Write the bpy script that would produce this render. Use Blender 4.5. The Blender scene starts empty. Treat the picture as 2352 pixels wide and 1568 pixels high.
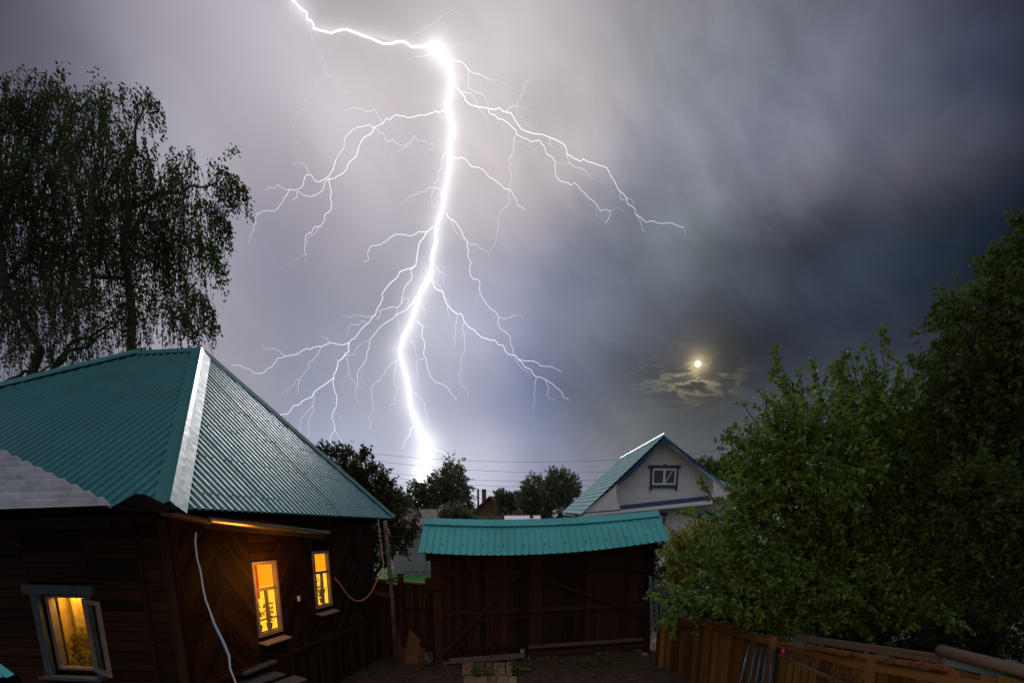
import bpy, math, random
import numpy as np
from mathutils import Vector, Matrix, noise as mnoise

random.seed(7)
SC = bpy.context.scene
COL = SC.collection
V = Vector
PI = math.pi

# ------------------------------------------------------------------ camera
CAMH = 3.0
PITCH = math.radians(15.0)
FPX = 1372.0                       # focal length in units of a 2352 px wide picture
CX, CY = 1176.0, 1583.0            # principal point in those units
cam_data = bpy.data.cameras.new('camera')
cam_data.sensor_width = 36.0
cam_data.lens = 36.0 * FPX / 2352.0
cam_data.shift_y = (CY - 784.0) / 2352.0
cam_data.clip_start = 0.1
cam_data.clip_end = 9000.0
cam = bpy.data.objects.new('camera', cam_data)
cam.location = (0, 0, CAMH)
cam.rotation_euler = (PI / 2 - PITCH, 0, 0)
COL.objects.link(cam)
SC.camera = cam

CAM = V((0, 0, CAMH))
FWD = V((0, math.cos(PITCH), -math.sin(PITCH)))
UPV = V((0, math.sin(PITCH), math.cos(PITCH)))


def ray(dx, dy):
    """direction towards a place in the photograph (2352 px wide units)"""
    return FWD + V((1, 0, 0)) * ((dx - CX) / FPX) + UPV * ((CY - dy) / FPX)


def U(dx, dy, Y):
    """the point of that ray at forward distance Y"""
    d = ray(dx, dy)
    return CAM + d * (Y / d.y)


def G(dx, dy, z=0.0):
    d = ray(dx, dy)
    return CAM + d * ((z - CAMH) / d.z)


def onplane(dx, dy, p, n):
    d = ray(dx, dy)
    return CAM + d * ((p - CAM).dot(n) / d.dot(n))


def pxm(Y):
    return FPX / Y


def lin(c):
    return tuple(((v / 255.0) / 12.92 if v / 255.0 <= 0.04045 else ((v / 255.0 + 0.055) / 1.055) ** 2.4) for v in c)


# ------------------------------------------------------------------ colour management
SC.view_settings.view_transform = 'Standard'
SC.view_settings.look = 'None'
SC.view_settings.exposure = 0.0
SC.view_settings.gamma = 1.0
SC.view_settings.use_curve_mapping = False

# ------------------------------------------------------------------ lightning trace (shared by bolt and lit cloud)
TA, TB, TC, TD, TE, TF = (560, 0, 3.647), (560, 400, 3.647), (560, 700, 3.647), (1080, 100, 2.903), (1000, 500, 2.8), (640, 1060, 3.647)


def tr(t, pts):
    return [((t[0] + x / t[2]) / 1.0884, (t[1] + y / t[2]) / 1.0884) for x, y in pts]


TOP_CH = tr(TA, [(560, -160), (600, -60), (620, 0), (650, 20), (690, 70), (755, 115), (760, 180), (790, 185), (820, 235), (815, 260), (880, 280), (975, 305),
                 (1060, 275), (1120, 270), (1200, 300), (1340, 350), (1420, 385), (1490, 400), (1590, 380), (1660, 390), (1710, 430), (1800, 430), (1900, 400)])
MAIN_CH = (tr(TA, [(1880, 395), (1935, 440), (1960, 470), (2040, 580), (2080, 640), (2080, 720), (2060, 830), (2040, 960), (2050, 1080), (2085, 1160), (2100, 1230), (2060, 1320), (2050, 1420), (2060, 1500)])
           + tr(TB, [(2060, 50), (2040, 150), (1990, 300), (2000, 400), (1990, 470), (1950, 560), (1930, 650), (1930, 760), (1890, 900), (1890, 1000), (1880, 1070)])
           + tr(TC, [(1790, 120), (1740, 280), (1700, 400), (1630, 520), (1605, 640), (1620, 740), (1660, 880), (1690, 1000), (1700, 1140), (1750, 1290), (1800, 1400), (1840, 1500)])
           + tr(TF, [(1560, 180), (1550, 300), (1530, 420), (1515, 470), (1500, 620), (1495, 800)]))
HALO_PTS = [TOP_CH[2], TOP_CH[9], TOP_CH[13], TOP_CH[18], MAIN_CH[1]] + MAIN_CH[3:-2:2] + [MAIN_CH[-1]]

# ------------------------------------------------------------------ world: stormy night sky lit by the flash
world = bpy.data.worlds.new('World')
SC.world = world
world.use_nodes = True
WT = world.node_tree
WT.nodes.clear()


class NB:
    def __init__(s, tree):
        s.t = tree

    def n(s, typ, **kw):
        nd = s.t.nodes.new(typ)
        for k, v in kw.items():
            setattr(nd, k, v)
        return nd

    def put(s, sock, v):
        if v is None:
            return
        if hasattr(v, 'is_output'):
            s.t.links.new(v, sock)
        else:
            sock.default_value = v

    def m(s, op, a, b=None, c=None, clamp=False):
        nd = s.n('ShaderNodeMath', operation=op)
        nd.use_clamp = clamp
        s.put(nd.inputs[0], a)
        s.put(nd.inputs[1], b)
        s.put(nd.inputs[2], c)
        return nd.outputs[0]

    def v(s, op, a, b=None, scale=None):
        nd = s.n('ShaderNodeVectorMath', operation=op)
        s.put(nd.inputs[0], a)
        s.put(nd.inputs[1], b)
        if scale is not None:
            s.put(nd.inputs['Scale'], scale)
        return nd.outputs['Value'] if op in ('DOT_PRODUCT', 'LENGTH', 'DISTANCE') else nd.outputs['Vector']

    def noise(s, vec, scale, detail=4, rough=0.5, dist=0.0, dim='3D', w=0.0):
        nd = s.n('ShaderNodeTexNoise')
        nd.noise_dimensions = dim
        if vec is not None:
            s.put(nd.inputs['Vector'], vec)
        s.put(nd.inputs['Scale'], scale)
        s.put(nd.inputs['Detail'], detail)
        s.put(nd.inputs['Roughness'], rough)
        s.put(nd.inputs['Distortion'], dist)
        return nd.outputs['Fac'] if 'Fac' in nd.outputs else nd.outputs[0]

    def ramp(s, fac, stops):
        nd = s.n('ShaderNodeValToRGB')
        cr = nd.color_ramp
        while len(cr.elements) < len(stops):
            cr.elements.new(0.5)
        for e, (p, c) in zip(cr.elements, stops):
            e.position = p
            e.color = (c[0], c[1], c[2], 1)
        s.put(nd.inputs[0], fac)
        return nd.outputs[0]

    def mix(s, fac, a, b, mode='MIX'):
        nd = s.n('ShaderNodeMix', data_type='RGBA', blend_type=mode)
        s.put(nd.inputs[0], fac)
        for sock, v in ((nd.inputs[6], a), (nd.inputs[7], b)):
            if not hasattr(v, 'is_output'):
                v = (v[0], v[1], v[2], 1)
            s.put(sock, v)
        return nd.outputs[2]

    def mrange(s, v, a, b, c=0.0, d=1.0, smooth=False):
        nd = s.n('ShaderNodeMapRange')
        if smooth:
            nd.interpolation_type = 'SMOOTHSTEP'
        s.put(nd.inputs[0], v)
        for i, q in enumerate((a, b, c, d)):
            nd.inputs[i + 1].default_value = q
        return nd.outputs[0]


W = NB(WT)
geo = W.n('ShaderNodeTexCoord').outputs['Generated']
dirn = W.v('NORMALIZE', geo)
# warp so that tone areas get cloud-like borders
wn = W.n('ShaderNodeTexNoise')
W.put(wn.inputs['Vector'], W.v('MULTIPLY', dirn, (1.0, 1.0, 1.6)))
wn.inputs['Scale'].default_value = 3.2
wn.inputs['Detail'].default_value = 6
wn.inputs['Roughness'].default_value = 0.55
warp = W.v('SCALE', W.v('SUBTRACT', wn.outputs['Color'], (0.5, 0.5, 0.5)), scale=0.07)
wdir = W.v('NORMALIZE', W.v('ADD', dirn, warp))

SKY = [  # places of the photograph and their tone (sRGB), sharpness
    (-150, -60, (58, 58, 72)), (0, 20, (78, 78, 92)), (60, 160, (100, 100, 114)), (250, 60, (138, 134, 147)), (430, 40, (168, 162, 173)), (620, 110, (192, 186, 196)),
    (820, 60, (206, 198, 203)), (1000, 30, (200, 194, 199)), (1180, 60, (205, 199, 203)), (1330, 60, (182, 175, 180)), (1480, 110, (149, 150, 154)), (1650, 150, (129, 131, 139)),
    (1600, 30, (135, 134, 141)), (1850, 60, (112, 114, 125)), (2040, 120, (94, 97, 111)), (2200, 60, (71, 74, 89)), (2340, 90, (51, 54, 69)), (2480, 60, (39, 42, 57)),
    (450, 250, (170, 165, 176)), (650, 320, (178, 171, 181)), (850, 200, (206, 198, 203)), (1180, 250, (205, 196, 201)), (1340, 300, (188, 181, 185)), (1450, 380, (146, 146, 155)),
    (1600, 300, (142, 142, 152)), (1800, 300, (122, 124, 137)), (1750, 430, (112, 114, 125)), (2000, 270, (99, 102, 116)), (1740, 617, (71, 78, 88)), (2147, 560, (38, 47, 58)), (1920, 753, (46, 53, 66)), (1512, 707, (91, 96, 106)), (2180, 270, (79, 82, 97)), (2320, 300, (44, 49, 65)),
    (1420, 520, (121, 126, 134)), (1560, 460, (124, 128, 135)), (1620, 560, (90, 96, 105)), (1120, 200, (212, 205, 208)), (950, 300, (202, 194, 200)), (1100, 360, (208, 200, 204)), (900, 430, (190, 184, 192)), (1090, 560, (186, 181, 192)), (900, 650, (176, 174, 187)), (1060, 800, (180, 182, 201)), (820, 760, (164, 166, 182)), (1150, 700, (162, 164, 186)), (1850, 400, (113, 113, 123)), (1950, 370, (102, 102, 112)), (2110, 360, (85, 85, 95)), (2225, 350, (70, 72, 83)), (1760, 525, (77, 85, 96)), (1900, 515, (58, 66, 78)), (2060, 465, (45, 54, 66)), (2245, 435, (31, 37, 53)), (1800, 560, (66, 74, 87)), (2180, 445, (44, 52, 67)), (2330, 500, (28, 37, 52)), (2500, 520, (22, 30, 45)),
    (500, 620, (158, 156, 169)), (640, 640, (144, 144, 161)), (780, 560, (166, 160, 172)), (1180, 460, (196, 188, 194)), (1280, 600, (134, 137, 156)),
    (1480, 680, (98, 104, 116)), (1350, 760, (117, 122, 140)), (1700, 700, (61, 69, 82)), (1900, 650, (54, 62, 76)), (2100, 680, (40, 47, 61)), (2300, 720, (26, 34, 47)),
    (560, 850, (158, 157, 171)), (720, 880, (150, 154, 174)), (850, 900, (170, 172, 190)), (1100, 900, (158, 162, 186)), (1250, 900, (116, 124, 152)), (1400, 880, (96, 102, 116)), (1500, 800, (86, 90, 101)),
    (1600, 920, (86, 89, 94)), (1720, 830, (59, 66, 77)), (1780, 960, (70, 76, 84)), (2000, 850, (55, 61, 72)),
    (800, 1030, (172, 178, 200)), (1100, 1060, (190, 192, 210)), (1250, 1060, (138, 143, 165)), (1400, 1000, (110, 114, 121)), (1550, 1000, (90, 94, 98)), (1700, 1040, (80, 86, 94)), (1900, 1060, (70, 75, 83)), (2300, 1050, (46, 53, 63)),
    (1000, 1160, (200, 202, 216)), (1300, 1150, (140, 145, 165)), (500, 1150, (140, 142, 158)), (1700, 1180, (92, 97, 105)), (2200, 1200, (60, 67, 77)), (100, 1000, (128, 128, 144)), (-100, 700, (110, 110, 126)), (-200, 1200, (110, 112, 128)),
]
SKY_GAIN = {(250, 60): (0.967, 0.967, 0.967), (430, 40): (0.979, 0.979, 0.979), (620, 110): (0.976, 0.976, 0.976), (820, 60): (0.698, 0.698, 0.698), (1000, 30): (0.997, 0.997, 0.997), (1180, 60): (0.911, 0.911, 0.911), (1330, 60): (0.81, 0.81, 0.81), (1480, 110): (0.813, 0.813, 0.813), (1650, 150): (0.97, 0.97, 0.97), (1600, 30): (1.042, 1.042, 1.042), (1850, 60): (0.924, 0.924, 0.924), (2040, 120): (1.111, 1.111, 1.111), (2200, 60): (0.964, 0.964, 0.964), (450, 250): (1.009, 1.009, 1.009), (650, 320): (1.025, 1.025, 1.025), (850, 200): (1.02, 1.02, 1.02), (1180, 250): (0.677, 0.677, 0.677), (1340, 300): (0.947, 0.947, 0.947), (1450, 380): (0.992, 0.992, 0.992), (1600, 300): (0.839, 0.839, 0.839), (1800, 300): (0.963, 0.963, 0.963), (1750, 430): (0.963, 0.963, 0.963), (2000, 270): (0.905, 0.905, 0.905), (1740, 617): (1.03, 1.03, 1.03), (2147, 560): (1.094, 1.094, 1.094), (1920, 753): (0.667, 0.667, 0.667), (1512, 707): (0.773, 0.773, 0.773), (2180, 270): (1.065, 1.065, 1.065), (2320, 300): (0.3, 0.3, 0.3), (1420, 520): (0.824, 0.824, 0.824), (1560, 460): (1.103, 1.103, 1.103), (1620, 560): (0.34, 0.34, 0.34), (1120, 200): (1.086, 1.086, 1.086), (950, 300): (1.007, 1.007, 1.007), (1100, 360): (1.086, 1.086, 1.086), (900, 430): (0.999, 0.999, 0.999), (1090, 560): (0.929, 0.929, 0.929), (900, 650): (0.847, 0.847, 0.847), (1060, 800): (0.993, 0.993, 0.993), (820, 760): (0.876, 0.876, 0.876), (1150, 700): (1.068, 1.068, 1.068), (1850, 400): (1.062, 1.062, 1.062), (1950, 370): (0.738, 0.738, 0.738), (2110, 360): (0.993, 0.993, 0.993), (2225, 350): (1.009, 1.009, 1.009), (1760, 525): (0.542, 0.542, 0.542), (1900, 515): (0.327, 0.327, 0.327), (2060, 465): (0.3, 0.3, 0.3), (2245, 435): (0.3, 0.3, 0.3), (1800, 560): (0.501, 0.501, 0.501), (2180, 445): (0.3, 0.3, 0.3), (640, 640): (1.002, 1.002, 1.002), (780, 560): (1.026, 1.026, 1.026), (1180, 460): (0.934, 0.934, 0.934), (1280, 600): (0.91, 0.91, 0.91), (1480, 680): (0.93, 0.93, 0.93), (1350, 760): (0.965, 0.965, 0.965), (1700, 700): (0.79, 0.79, 0.79), (1900, 650): (1.218, 1.218, 1.218), (2100, 680): (1.196, 1.196, 1.196), (560, 850): (0.934, 0.934, 0.934), (720, 880): (1.006, 1.006, 1.006), (850, 900): (0.936, 0.936, 0.936), (1100, 900): (1.011, 1.011, 1.011), (1250, 900): (1.029, 1.029, 1.029), (1400, 880): (0.941, 0.941, 0.941), (1500, 800): (0.813, 0.813, 0.813), (1600, 920): (0.587, 0.587, 0.587), (1720, 830): (0.5, 0.5, 0.5), (1100, 1060): (1.024, 1.024, 1.024), (1250, 1060): (1.156, 1.156, 1.156), (1400, 1000): (0.983, 0.983, 0.983), (1550, 1000): (0.934, 0.934, 0.934)}
acc_c, acc_w = None, None
samples = [(ray(x, y).normalized(), tuple(v_ * g_ for v_, g_ in zip(lin(c), SKY_GAIN.get((x, y), (1, 1, 1)))), 1000.0 if x > 1600 and 330 < y < 620 else 420.0, 1.0) for x, y, c in SKY]
for az, el, c in [(-70, 20, (96, 98, 114)), (-75, 55, (106, 106, 122)), (75, 18, (40, 45, 60)), (70, 50, (64, 68, 84)), (0, 55, (205, 199, 204)), (-30, 60, (165, 160, 170)), (30, 60, (140, 139, 148)), (0, 85, (192, 189, 196)),
                  (-120, 20, (126, 128, 144)), (-120, 55, (188, 186, 195)), (120, 20, (92, 97, 114)), (120, 55, (168, 168, 180)), (180, 20, (172, 172, 182)), (180, 55, (214, 212, 218)),
                  (-150, 20, (142, 143, 158)), (150, 20, (128, 131, 147)),
                  (0, -40, (60, 60, 66)), (90, -30, (40, 42, 48)), (-90, -30, (60, 60, 66)), (180, -30, (60, 60, 66))]:
    a, e = math.radians(az), math.radians(el)
    samples.append((V((math.sin(a) * math.cos(e), math.cos(a) * math.cos(e), math.sin(e))), lin(c), 22.0, 0.02))
# the tones above are what the sky shows; solve for the blend weights' colours that give them
_D = np.array([tuple(q[0]) for q in samples])
_T = np.array([q[1] for q in samples])
_K = np.array([q[2] for q in samples])
_B = np.array([math.log(q[3]) for q in samples])
_Wm = np.exp(_K[None, :] * (_D @ _D.T - 1) + _B[None, :])
_Wm /= _Wm.sum(1, keepdims=True)
_X = _T.copy()
for _ in range(60):
    _X = np.clip(_X * (_T / np.maximum(_Wm @ _X, 1e-5)) ** 0.6, _T * 0.25, _T * 2.5)
samples = [(q[0], tuple(float(v_) for v_ in x_), q[2], q[3]) for q, x_ in zip(samples, _X)]
for d, c, k, wt in samples:
    w = W.m('EXPONENT', W.m('MULTIPLY_ADD', W.v('DOT_PRODUCT', wdir, tuple(d)), k, -k + math.log(wt)))
    cw = W.v('SCALE', c, scale=w)
    acc_c = cw if acc_c is None else W.v('ADD', acc_c, cw)
    acc_w = w if acc_w is None else W.m('ADD', acc_w, w)
base = W.v('SCALE', acc_c, scale=W.m('DIVIDE', 1.0, W.m('MAXIMUM', acc_w, 1e-9)))
# soft cloud structure, stronger away from the flash
sv = W.n('ShaderNodeCombineXYZ')
W.put(sv.inputs[0], W.v('DOT_PRODUCT', dirn, (0.62, 0.0, -0.62)))
W.put(sv.inputs[1], W.v('DOT_PRODUCT', dirn, (1.55, 0.3, 1.75)))
W.put(sv.inputs[2], W.v('DOT_PRODUCT', dirn, (0.0, 1.0, 0.0)))
n1 = W.noise(W.v('ADD', sv.outputs[0], W.v('SCALE', warp, scale=3.2)), 4.0, 7, 0.54)
n2 = W.noise(W.v('ADD', W.v('MULTIPLY', dirn, (1.0, 1.0, 2.4)), warp), 2.1, 5, 0.5)
cl = W.m('ADD', W.m('MULTIPLY', W.m('SUBTRACT', n1, 0.5), 0.95), W.m('MULTIPLY', W.m('SUBTRACT', n2, 0.5), 0.5))
sx = W.n('ShaderNodeSeparateXYZ')
W.put(sx.inputs[0], dirn)
dX, dY, dZ = sx.outputs
amp = W.mrange(dX, -0.2, 0.35, 0.30, 2.1, True)
amp = W.m('MULTIPLY', amp, W.mrange(dZ, 0.0, 0.35, 0.35, 1.0, True))
base = W.v('SCALE', base, scale=W.m('MULTIPLY_ADD', cl, amp, 1.0))
base = W.v('MULTIPLY', base, W.mix(W.mrange(dX, 0.0, 0.3, 0.0, 1.0, True), (1, 1, 1), (0.97, 1.0, 1.04)))

# light scattered by the rain around the bolt
front = W.m('GREATER_THAN', dY, 0.05)
sY = W.m('MAXIMUM', dY, 0.05)
cu = W.n('ShaderNodeCombineXYZ')
W.put(cu.inputs[0], W.m('DIVIDE', dX, sY))
W.put(cu.inputs[1], W.m('DIVIDE', dZ, sY))
uv = cu.outputs[0]


def uvof(p):
    d = ray(*p)
    return V((d.x / d.y, d.z / d.y, 0))


hp = [uvof(p) for p in HALO_PTS]


def segdist(a, b):
    ba = b - a
    pa = W.v('SUBTRACT', uv, tuple(a))
    h = W.m('MULTIPLY', W.v('DOT_PRODUCT', pa, tuple(ba)), 1.0 / max(ba.dot(ba), 1e-9), clamp=True)
    return W.v('LENGTH', W.v('SUBTRACT', pa, W.v('SCALE', tuple(ba), scale=h)))


dthin = dup = dlow = None
for i in range(len(hp) - 1):
    q = segdist(hp[i], hp[i + 1])
    if i < 4:
        dthin = q if dthin is None else W.m('MINIMUM', dthin, q)
    elif HALO_PTS[i][1] < 560:
        dup = q if dup is None else W.m('MINIMUM', dup, q)
    else:
        dlow = q if dlow is None else W.m('MINIMUM', dlow, q)
k = 1.0 / FPX


def fall(d, s, p=1.0):
    x = W.m('MULTIPLY', d, -1.0 / (s * k)) if p == 1.0 else W.m('MULTIPLY', W.m('POWER', W.m('MULTIPLY', d, 1.0 / (s * k)), p), -1.0)
    return W.m('EXPONENT', x)


halo = W.m('MAXIMUM', W.m('MULTIPLY', fall(dup, 12), 0.58), W.m('MULTIPLY', fall(dlow, 16.5), 0.66))
halo = W.m('ADD', halo, W.m('MULTIPLY', fall(dthin, 8), 0.22))
for (px, py), s, a in ((MAIN_CH[2], 30, 0.20), (MAIN_CH[-4], 30, 0.32), (MAIN_CH[-7], 34, 0.2), (TOP_CH[4], 26, 0.10)):
    c = uvof((px, py))
    halo = W.m('ADD', halo, W.m('MULTIPLY', fall(W.v('DISTANCE', uv, tuple(c)), s, 2.0), a))
halo = W.m('MULTIPLY', halo, front)
base = W.v('ADD', base, W.v('SCALE', (1.0, 0.985, 1.0), scale=halo))
# clouds lit by the moon
MOON = (1603, 835)
mc = uvof(MOON)
md = W.v('DISTANCE', uv, tuple(mc))
glow = W.m('ADD', W.m('MULTIPLY', fall(md, 11, 1.2), 0.9), W.m('ADD', W.m('MULTIPLY', fall(md, 26), 0.16), W.m('MULTIPLY', fall(md, 90), 0.022)))
base = W.v('ADD', base, W.v('SCALE', (1.0, 0.82, 0.42), scale=W.m('MULTIPLY', glow, front)))
ruv = W.v('MULTIPLY', W.v('SUBTRACT', uv, tuple(mc)), (1.0, 3.0, 1.0))
rn = W.noise(W.v('ADD', ruv, (3.31, 7.7, 0)), 13.0, 7, 0.62, 0.35)
rim = W.m('EXPONENT', W.m('MULTIPLY', W.m('POWER', W.m('ABSOLUTE', W.m('MULTIPLY', W.m('SUBTRACT', rn, 0.50), 28.0)), 2.0), -1.0))
below = uvof((1592, 872))
rmask = fall(W.v('LENGTH', W.v('MULTIPLY', W.v('SUBTRACT', uv, tuple(below)), (1.0, 2.3, 1.0))), 66, 1.6)
base = W.v('ADD', base, W.v('SCALE', (0.25, 0.215, 0.115), scale=W.m('MULTIPLY', W.m('MULTIPLY', rim, rmask), front)))
dk = W.m('MULTIPLY', W.m('MULTIPLY', W.mrange(rn, 0.5, 0.62, 0, 0.45, True), rmask), front)
base = W.v('SCALE', base, scale=W.m('SUBTRACT', 1.0, dk))
skt = W.n('ShaderNodeTexSky', sky_type='NISHITA')
skt.sun_disc = False
skt.sun_elevation = math.radians(3)
skt.sun_rotation = math.radians(18)
clear = W.v('SCALE', skt.outputs[0], scale=0.0003)      # a trace of clear dusk above the clouds
bg = W.n('ShaderNodeBackground')
W.put(bg.inputs['Color'], W.v('ADD', base, clear))
bg.inputs['Strength'].default_value = 1.0
wo = W.n('ShaderNodeOutputWorld')
WT.links.new(bg.outputs[0], wo.inputs[0])

# ------------------------------------------------------------------ the flash itself lights the scene from the bolt's side
sun_d = bpy.data.lights.new('sun', 'SUN')
sun_d.energy = 0.85
sun_d.angle = math.radians(9)
sun_d.color = (0.98, 0.97, 1.0)
sun = bpy.data.objects.new('sun', sun_d)
sun.rotation_euler = (-ray(985, 470)).to_track_quat('-Z', 'Y').to_euler()
COL.objects.link(sun)

# the lit room below the viewer throws warm light over the yard fence
wl = bpy.data.lights.new('room_light', 'AREA')
wl.shape = 'RECTANGLE'
wl.size, wl.size_y = 0.9, 0.5
wl.energy = 76.0
wl.color = (1.0, 0.52, 0.12)
wl.spread = math.radians(165)
wlo = bpy.data.objects.new('room_light', wl)
wlo.location = (-0.3, 1.2, 2.2)
wlo.rotation_euler = (V((3.0, 8.0, 1.1)) - wlo.location).to_track_quat('-Z', 'Y').to_euler()
COL.objects.link(wlo)


# ================================================================== materials
MATS = {}


def newmat(name):
    m = bpy.data.materials.new(name)
    m.use_nodes = True
    t = m.node_tree
    b = t.nodes['Principled BSDF']
    MATS[name] = m
    return m, NB(t), b


def plain(name, col, rough=0.6, metal=0.0, spec=0.5, nscale=6.0, var=0.25, bump=0.0):
    m, N, b = newmat(name)
    co = N.n('ShaderNodeTexCoord').outputs['Object']
    f = N.noise(co, nscale, 6, 0.6)
    lo = tuple(c * (1 - var) for c in col)
    hi = tuple(min(1, c * (1 + var)) for c in col)
    N.put(b.inputs['Base Color'], N.ramp(f, [(0.3, lo), (0.7, hi)]))
    b.inputs['Roughness'].default_value = rough
    b.inputs['Metallic'].default_value = metal
    b.inputs['Specular IOR Level'].default_value = spec
    if bump:
        bn = N.n('ShaderNodeBump')
        bn.inputs['Strength'].default_value = bump
        bn.inputs['Distance'].default_value = 0.02
        N.put(bn.inputs['Height'], N.noise(co, nscale * 4, 5, 0.6))
        N.put(b.inputs['Normal'], bn.outputs[0])
    return m


def metal_roof(name, col, rough=0.34, dirt=(0.10, 0.14, 0.13), coat=0.35):
    m, N, b = newmat(name)
    co = N.n('ShaderNodeNewGeometry').outputs['Position']
    f = N.noise(co, 1.3, 7, 0.62)
    g = N.noise(co, 9.0, 6, 0.65)
    c = N.mix(N.mrange(f, 0.40, 0.72, 0.0, 0.75), tuple(col), tuple(x * 0.62 for x in col))
    c = N.mix(N.mrange(g, 0.58, 0.78, 0.0, 0.5), c, dirt)
    N.put(b.inputs['Base Color'], c)
    N.put(b.inputs['Roughness'], N.mrange(g, 0.3, 0.7, rough - 0.06, rough + 0.12))
    b.inputs['Coat Weight'].default_value = coat
    b.inputs['Coat Roughness'].default_value = 0.20
    b.inputs['Coat IOR'].default_value = 1.5 + 0.4 * coat
    bn = N.n('ShaderNodeBump')
    bn.inputs['Strength'].default_value = 0.12
    bn.inputs['Distance'].default_value = 0.03
    N.put(bn.inputs['Height'], N.noise(co, 2.6, 3, 0.5))
    N.put(b.inputs['Normal'], bn.outputs[0])
    return m


def wood(name, c1, c2, rough=0.75, grain=(1.2, 16.0, 16.0), rnd=0.45, world_co=False):
    m, N, b = newmat(name)
    tc = N.n('ShaderNodeTexCoord').outputs['Object']
    oi = N.n('ShaderNodeObjectInfo').outputs['Random']
    off = N.n('ShaderNodeCombineXYZ')
    N.put(off.inputs[0], N.m('MULTIPLY', oi, 37.0))
    N.put(off.inputs[1], N.m('MULTIPLY', oi, 91.0))
    v = N.v('ADD', N.v('MULTIPLY', tc, grain), off.outputs[0])
    f = N.noise(v, 1.0, 6, 0.65, 0.6)
    g = N.noise(N.v('ADD', N.v('MULTIPLY', tc, (2.0, 2.0, 2.0)), off.outputs[0]), 1.0, 4, 0.6)
    c = N.ramp(f, [(0.28, c1), (0.72, c2)])
    c = N.mix(N.mrange(g, 0.5, 0.75, 0, 0.55), c, tuple(x * 0.45 for x in c1))
    br = N.m('MULTIPLY_ADD', oi, rnd * 2, 1 - rnd)
    c = N.v('SCALE', c, scale=br)
    N.put(b.inputs['Base Color'], c)
    b.inputs['Roughness'].default_value = rough
    b.inputs['Specular IOR Level'].default_value = 0.12
    bn = N.n('ShaderNodeBump')
    bn.inputs['Strength'].default_value = 0.35
    bn.inputs['Distance'].default_value = 0.01
    N.put(bn.inputs['Height'], f)
    N.put(b.inputs['Normal'], bn.outputs[0])
    return m


def emit(name, col, strength, sample=True):
    m, N, b = newmat(name)
    t = m.node_tree
    t.nodes.remove(b)
    e = N.n('ShaderNodeEmission')
    e.inputs[0].default_value = (*col, 1)
    e.inputs[1].default_value = strength
    t.links.new(e.outputs[0], t.nodes['Material Output'].inputs[0])
    if not sample:
        m.cycles.emission_sampling = 'NONE'
    return m


def glowgas(name, col, strength, sample=True):
    """glowing channel of air: adds its light to what lies behind it"""
    m, N, b = newmat(name)
    t = m.node_tree
    t.nodes.remove(b)
    e = N.n('ShaderNodeEmission')
    e.inputs[0].default_value = (*col, 1)
    e.inputs[1].default_value = strength
    tb = N.n('ShaderNodeBsdfTransparent')
    ad = N.n('ShaderNodeAddShader')
    t.links.new(e.outputs[0], ad.inputs[0])
    t.links.new(tb.outputs[0], ad.inputs[1])
    t.links.new(ad.outputs[0], t.nodes['Material Output'].inputs[0])
    if not sample:
        m.cycles.emission_sampling = 'NONE'
    return m


def leafmat(name, dark, light, trans=0.35, rough=0.62, spec=0.18):
    m, N, b = newmat(name)
    t = m.node_tree
    g = N.n('ShaderNodeNewGeometry')
    r = g.outputs['Random Per Island']
    pn = N.noise(g.outputs['Position'], 1.1, 3, 0.5)
    f = N.m('ADD', N.m('MULTIPLY', r, 0.6), N.m('MULTIPLY', pn, 0.5))
    c = N.ramp(f, [(0.15, dark), (0.95, light)])
    N.put(b.inputs['Base Color'], c)
    b.inputs['Roughness'].default_value = rough
    b.inputs['Specular IOR Level'].default_value = spec
    tl = N.n('ShaderNodeBsdfTranslucent')
    N.put(tl.inputs[0], N.mix(0.4, c, (light[0] * 1.4, light[1] * 1.5, light[2] * 0.7)))
    ms = N.n('ShaderNodeMixShader')
    ms.inputs[0].default_value = trans
    t.links.new(b.outputs[0], ms.inputs[1])
    t.links.new(tl.outputs[0], ms.inputs[2])
    t.links.new(ms.outputs[0], t.nodes['Material Output'].inputs[0])
    return m


def glass(name, tint=(0.02, 0.02, 0.022), alpha=0.25, rough=0.05):
    m, N, b = newmat(name)
    b.inputs['Base Color'].default_value = (*tint, 1)
    b.inputs['Roughness'].default_value = rough
    b.inputs['Alpha'].default_value = alpha
    return m


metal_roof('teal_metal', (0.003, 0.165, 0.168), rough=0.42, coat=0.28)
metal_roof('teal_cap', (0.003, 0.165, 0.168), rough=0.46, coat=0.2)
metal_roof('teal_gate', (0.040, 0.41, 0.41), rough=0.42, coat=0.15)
metal_roof('teal_tile', (0.045, 0.30, 0.31), rough=0.75, coat=0.0)
plain('slate', (0.33, 0.355, 0.375), 0.9, nscale=5, var=0.3, bump=0.3)
plain('old_slate', (0.30, 0.24, 0.20), 0.9, nscale=2, var=0.45, bump=0.2)
wood('log_wood', (0.010, 0.0045, 0.0021), (0.044, 0.0195, 0.0075), rnd=0.6)
wood('gate_wood', (0.015, 0.0068, 0.0036), (0.048, 0.023, 0.012), rnd=0.6)
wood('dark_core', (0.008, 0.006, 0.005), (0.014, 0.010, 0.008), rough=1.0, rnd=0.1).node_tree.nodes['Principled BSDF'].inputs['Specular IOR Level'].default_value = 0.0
wood('fence_wood', (0.060, 0.031, 0.010), (0.185, 0.105, 0.033), grain=(1.0, 9.0, 9.0), rnd=0.6)
wood('grey_wood', (0.05, 0.040, 0.032), (0.13, 0.105, 0.085))
wood('pale_plank', (0.07, 0.045, 0.026), (0.17, 0.115, 0.07))
wood('brown_board', (0.05, 0.024, 0.010), (0.13, 0.066, 0.028))
wood('walk_wood', (0.13, 0.085, 0.05), (0.28, 0.19, 0.115))
wood('garage_wood', (0.20, 0.20, 0.20), (0.32, 0.32, 0.32), rnd=0.12)
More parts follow.
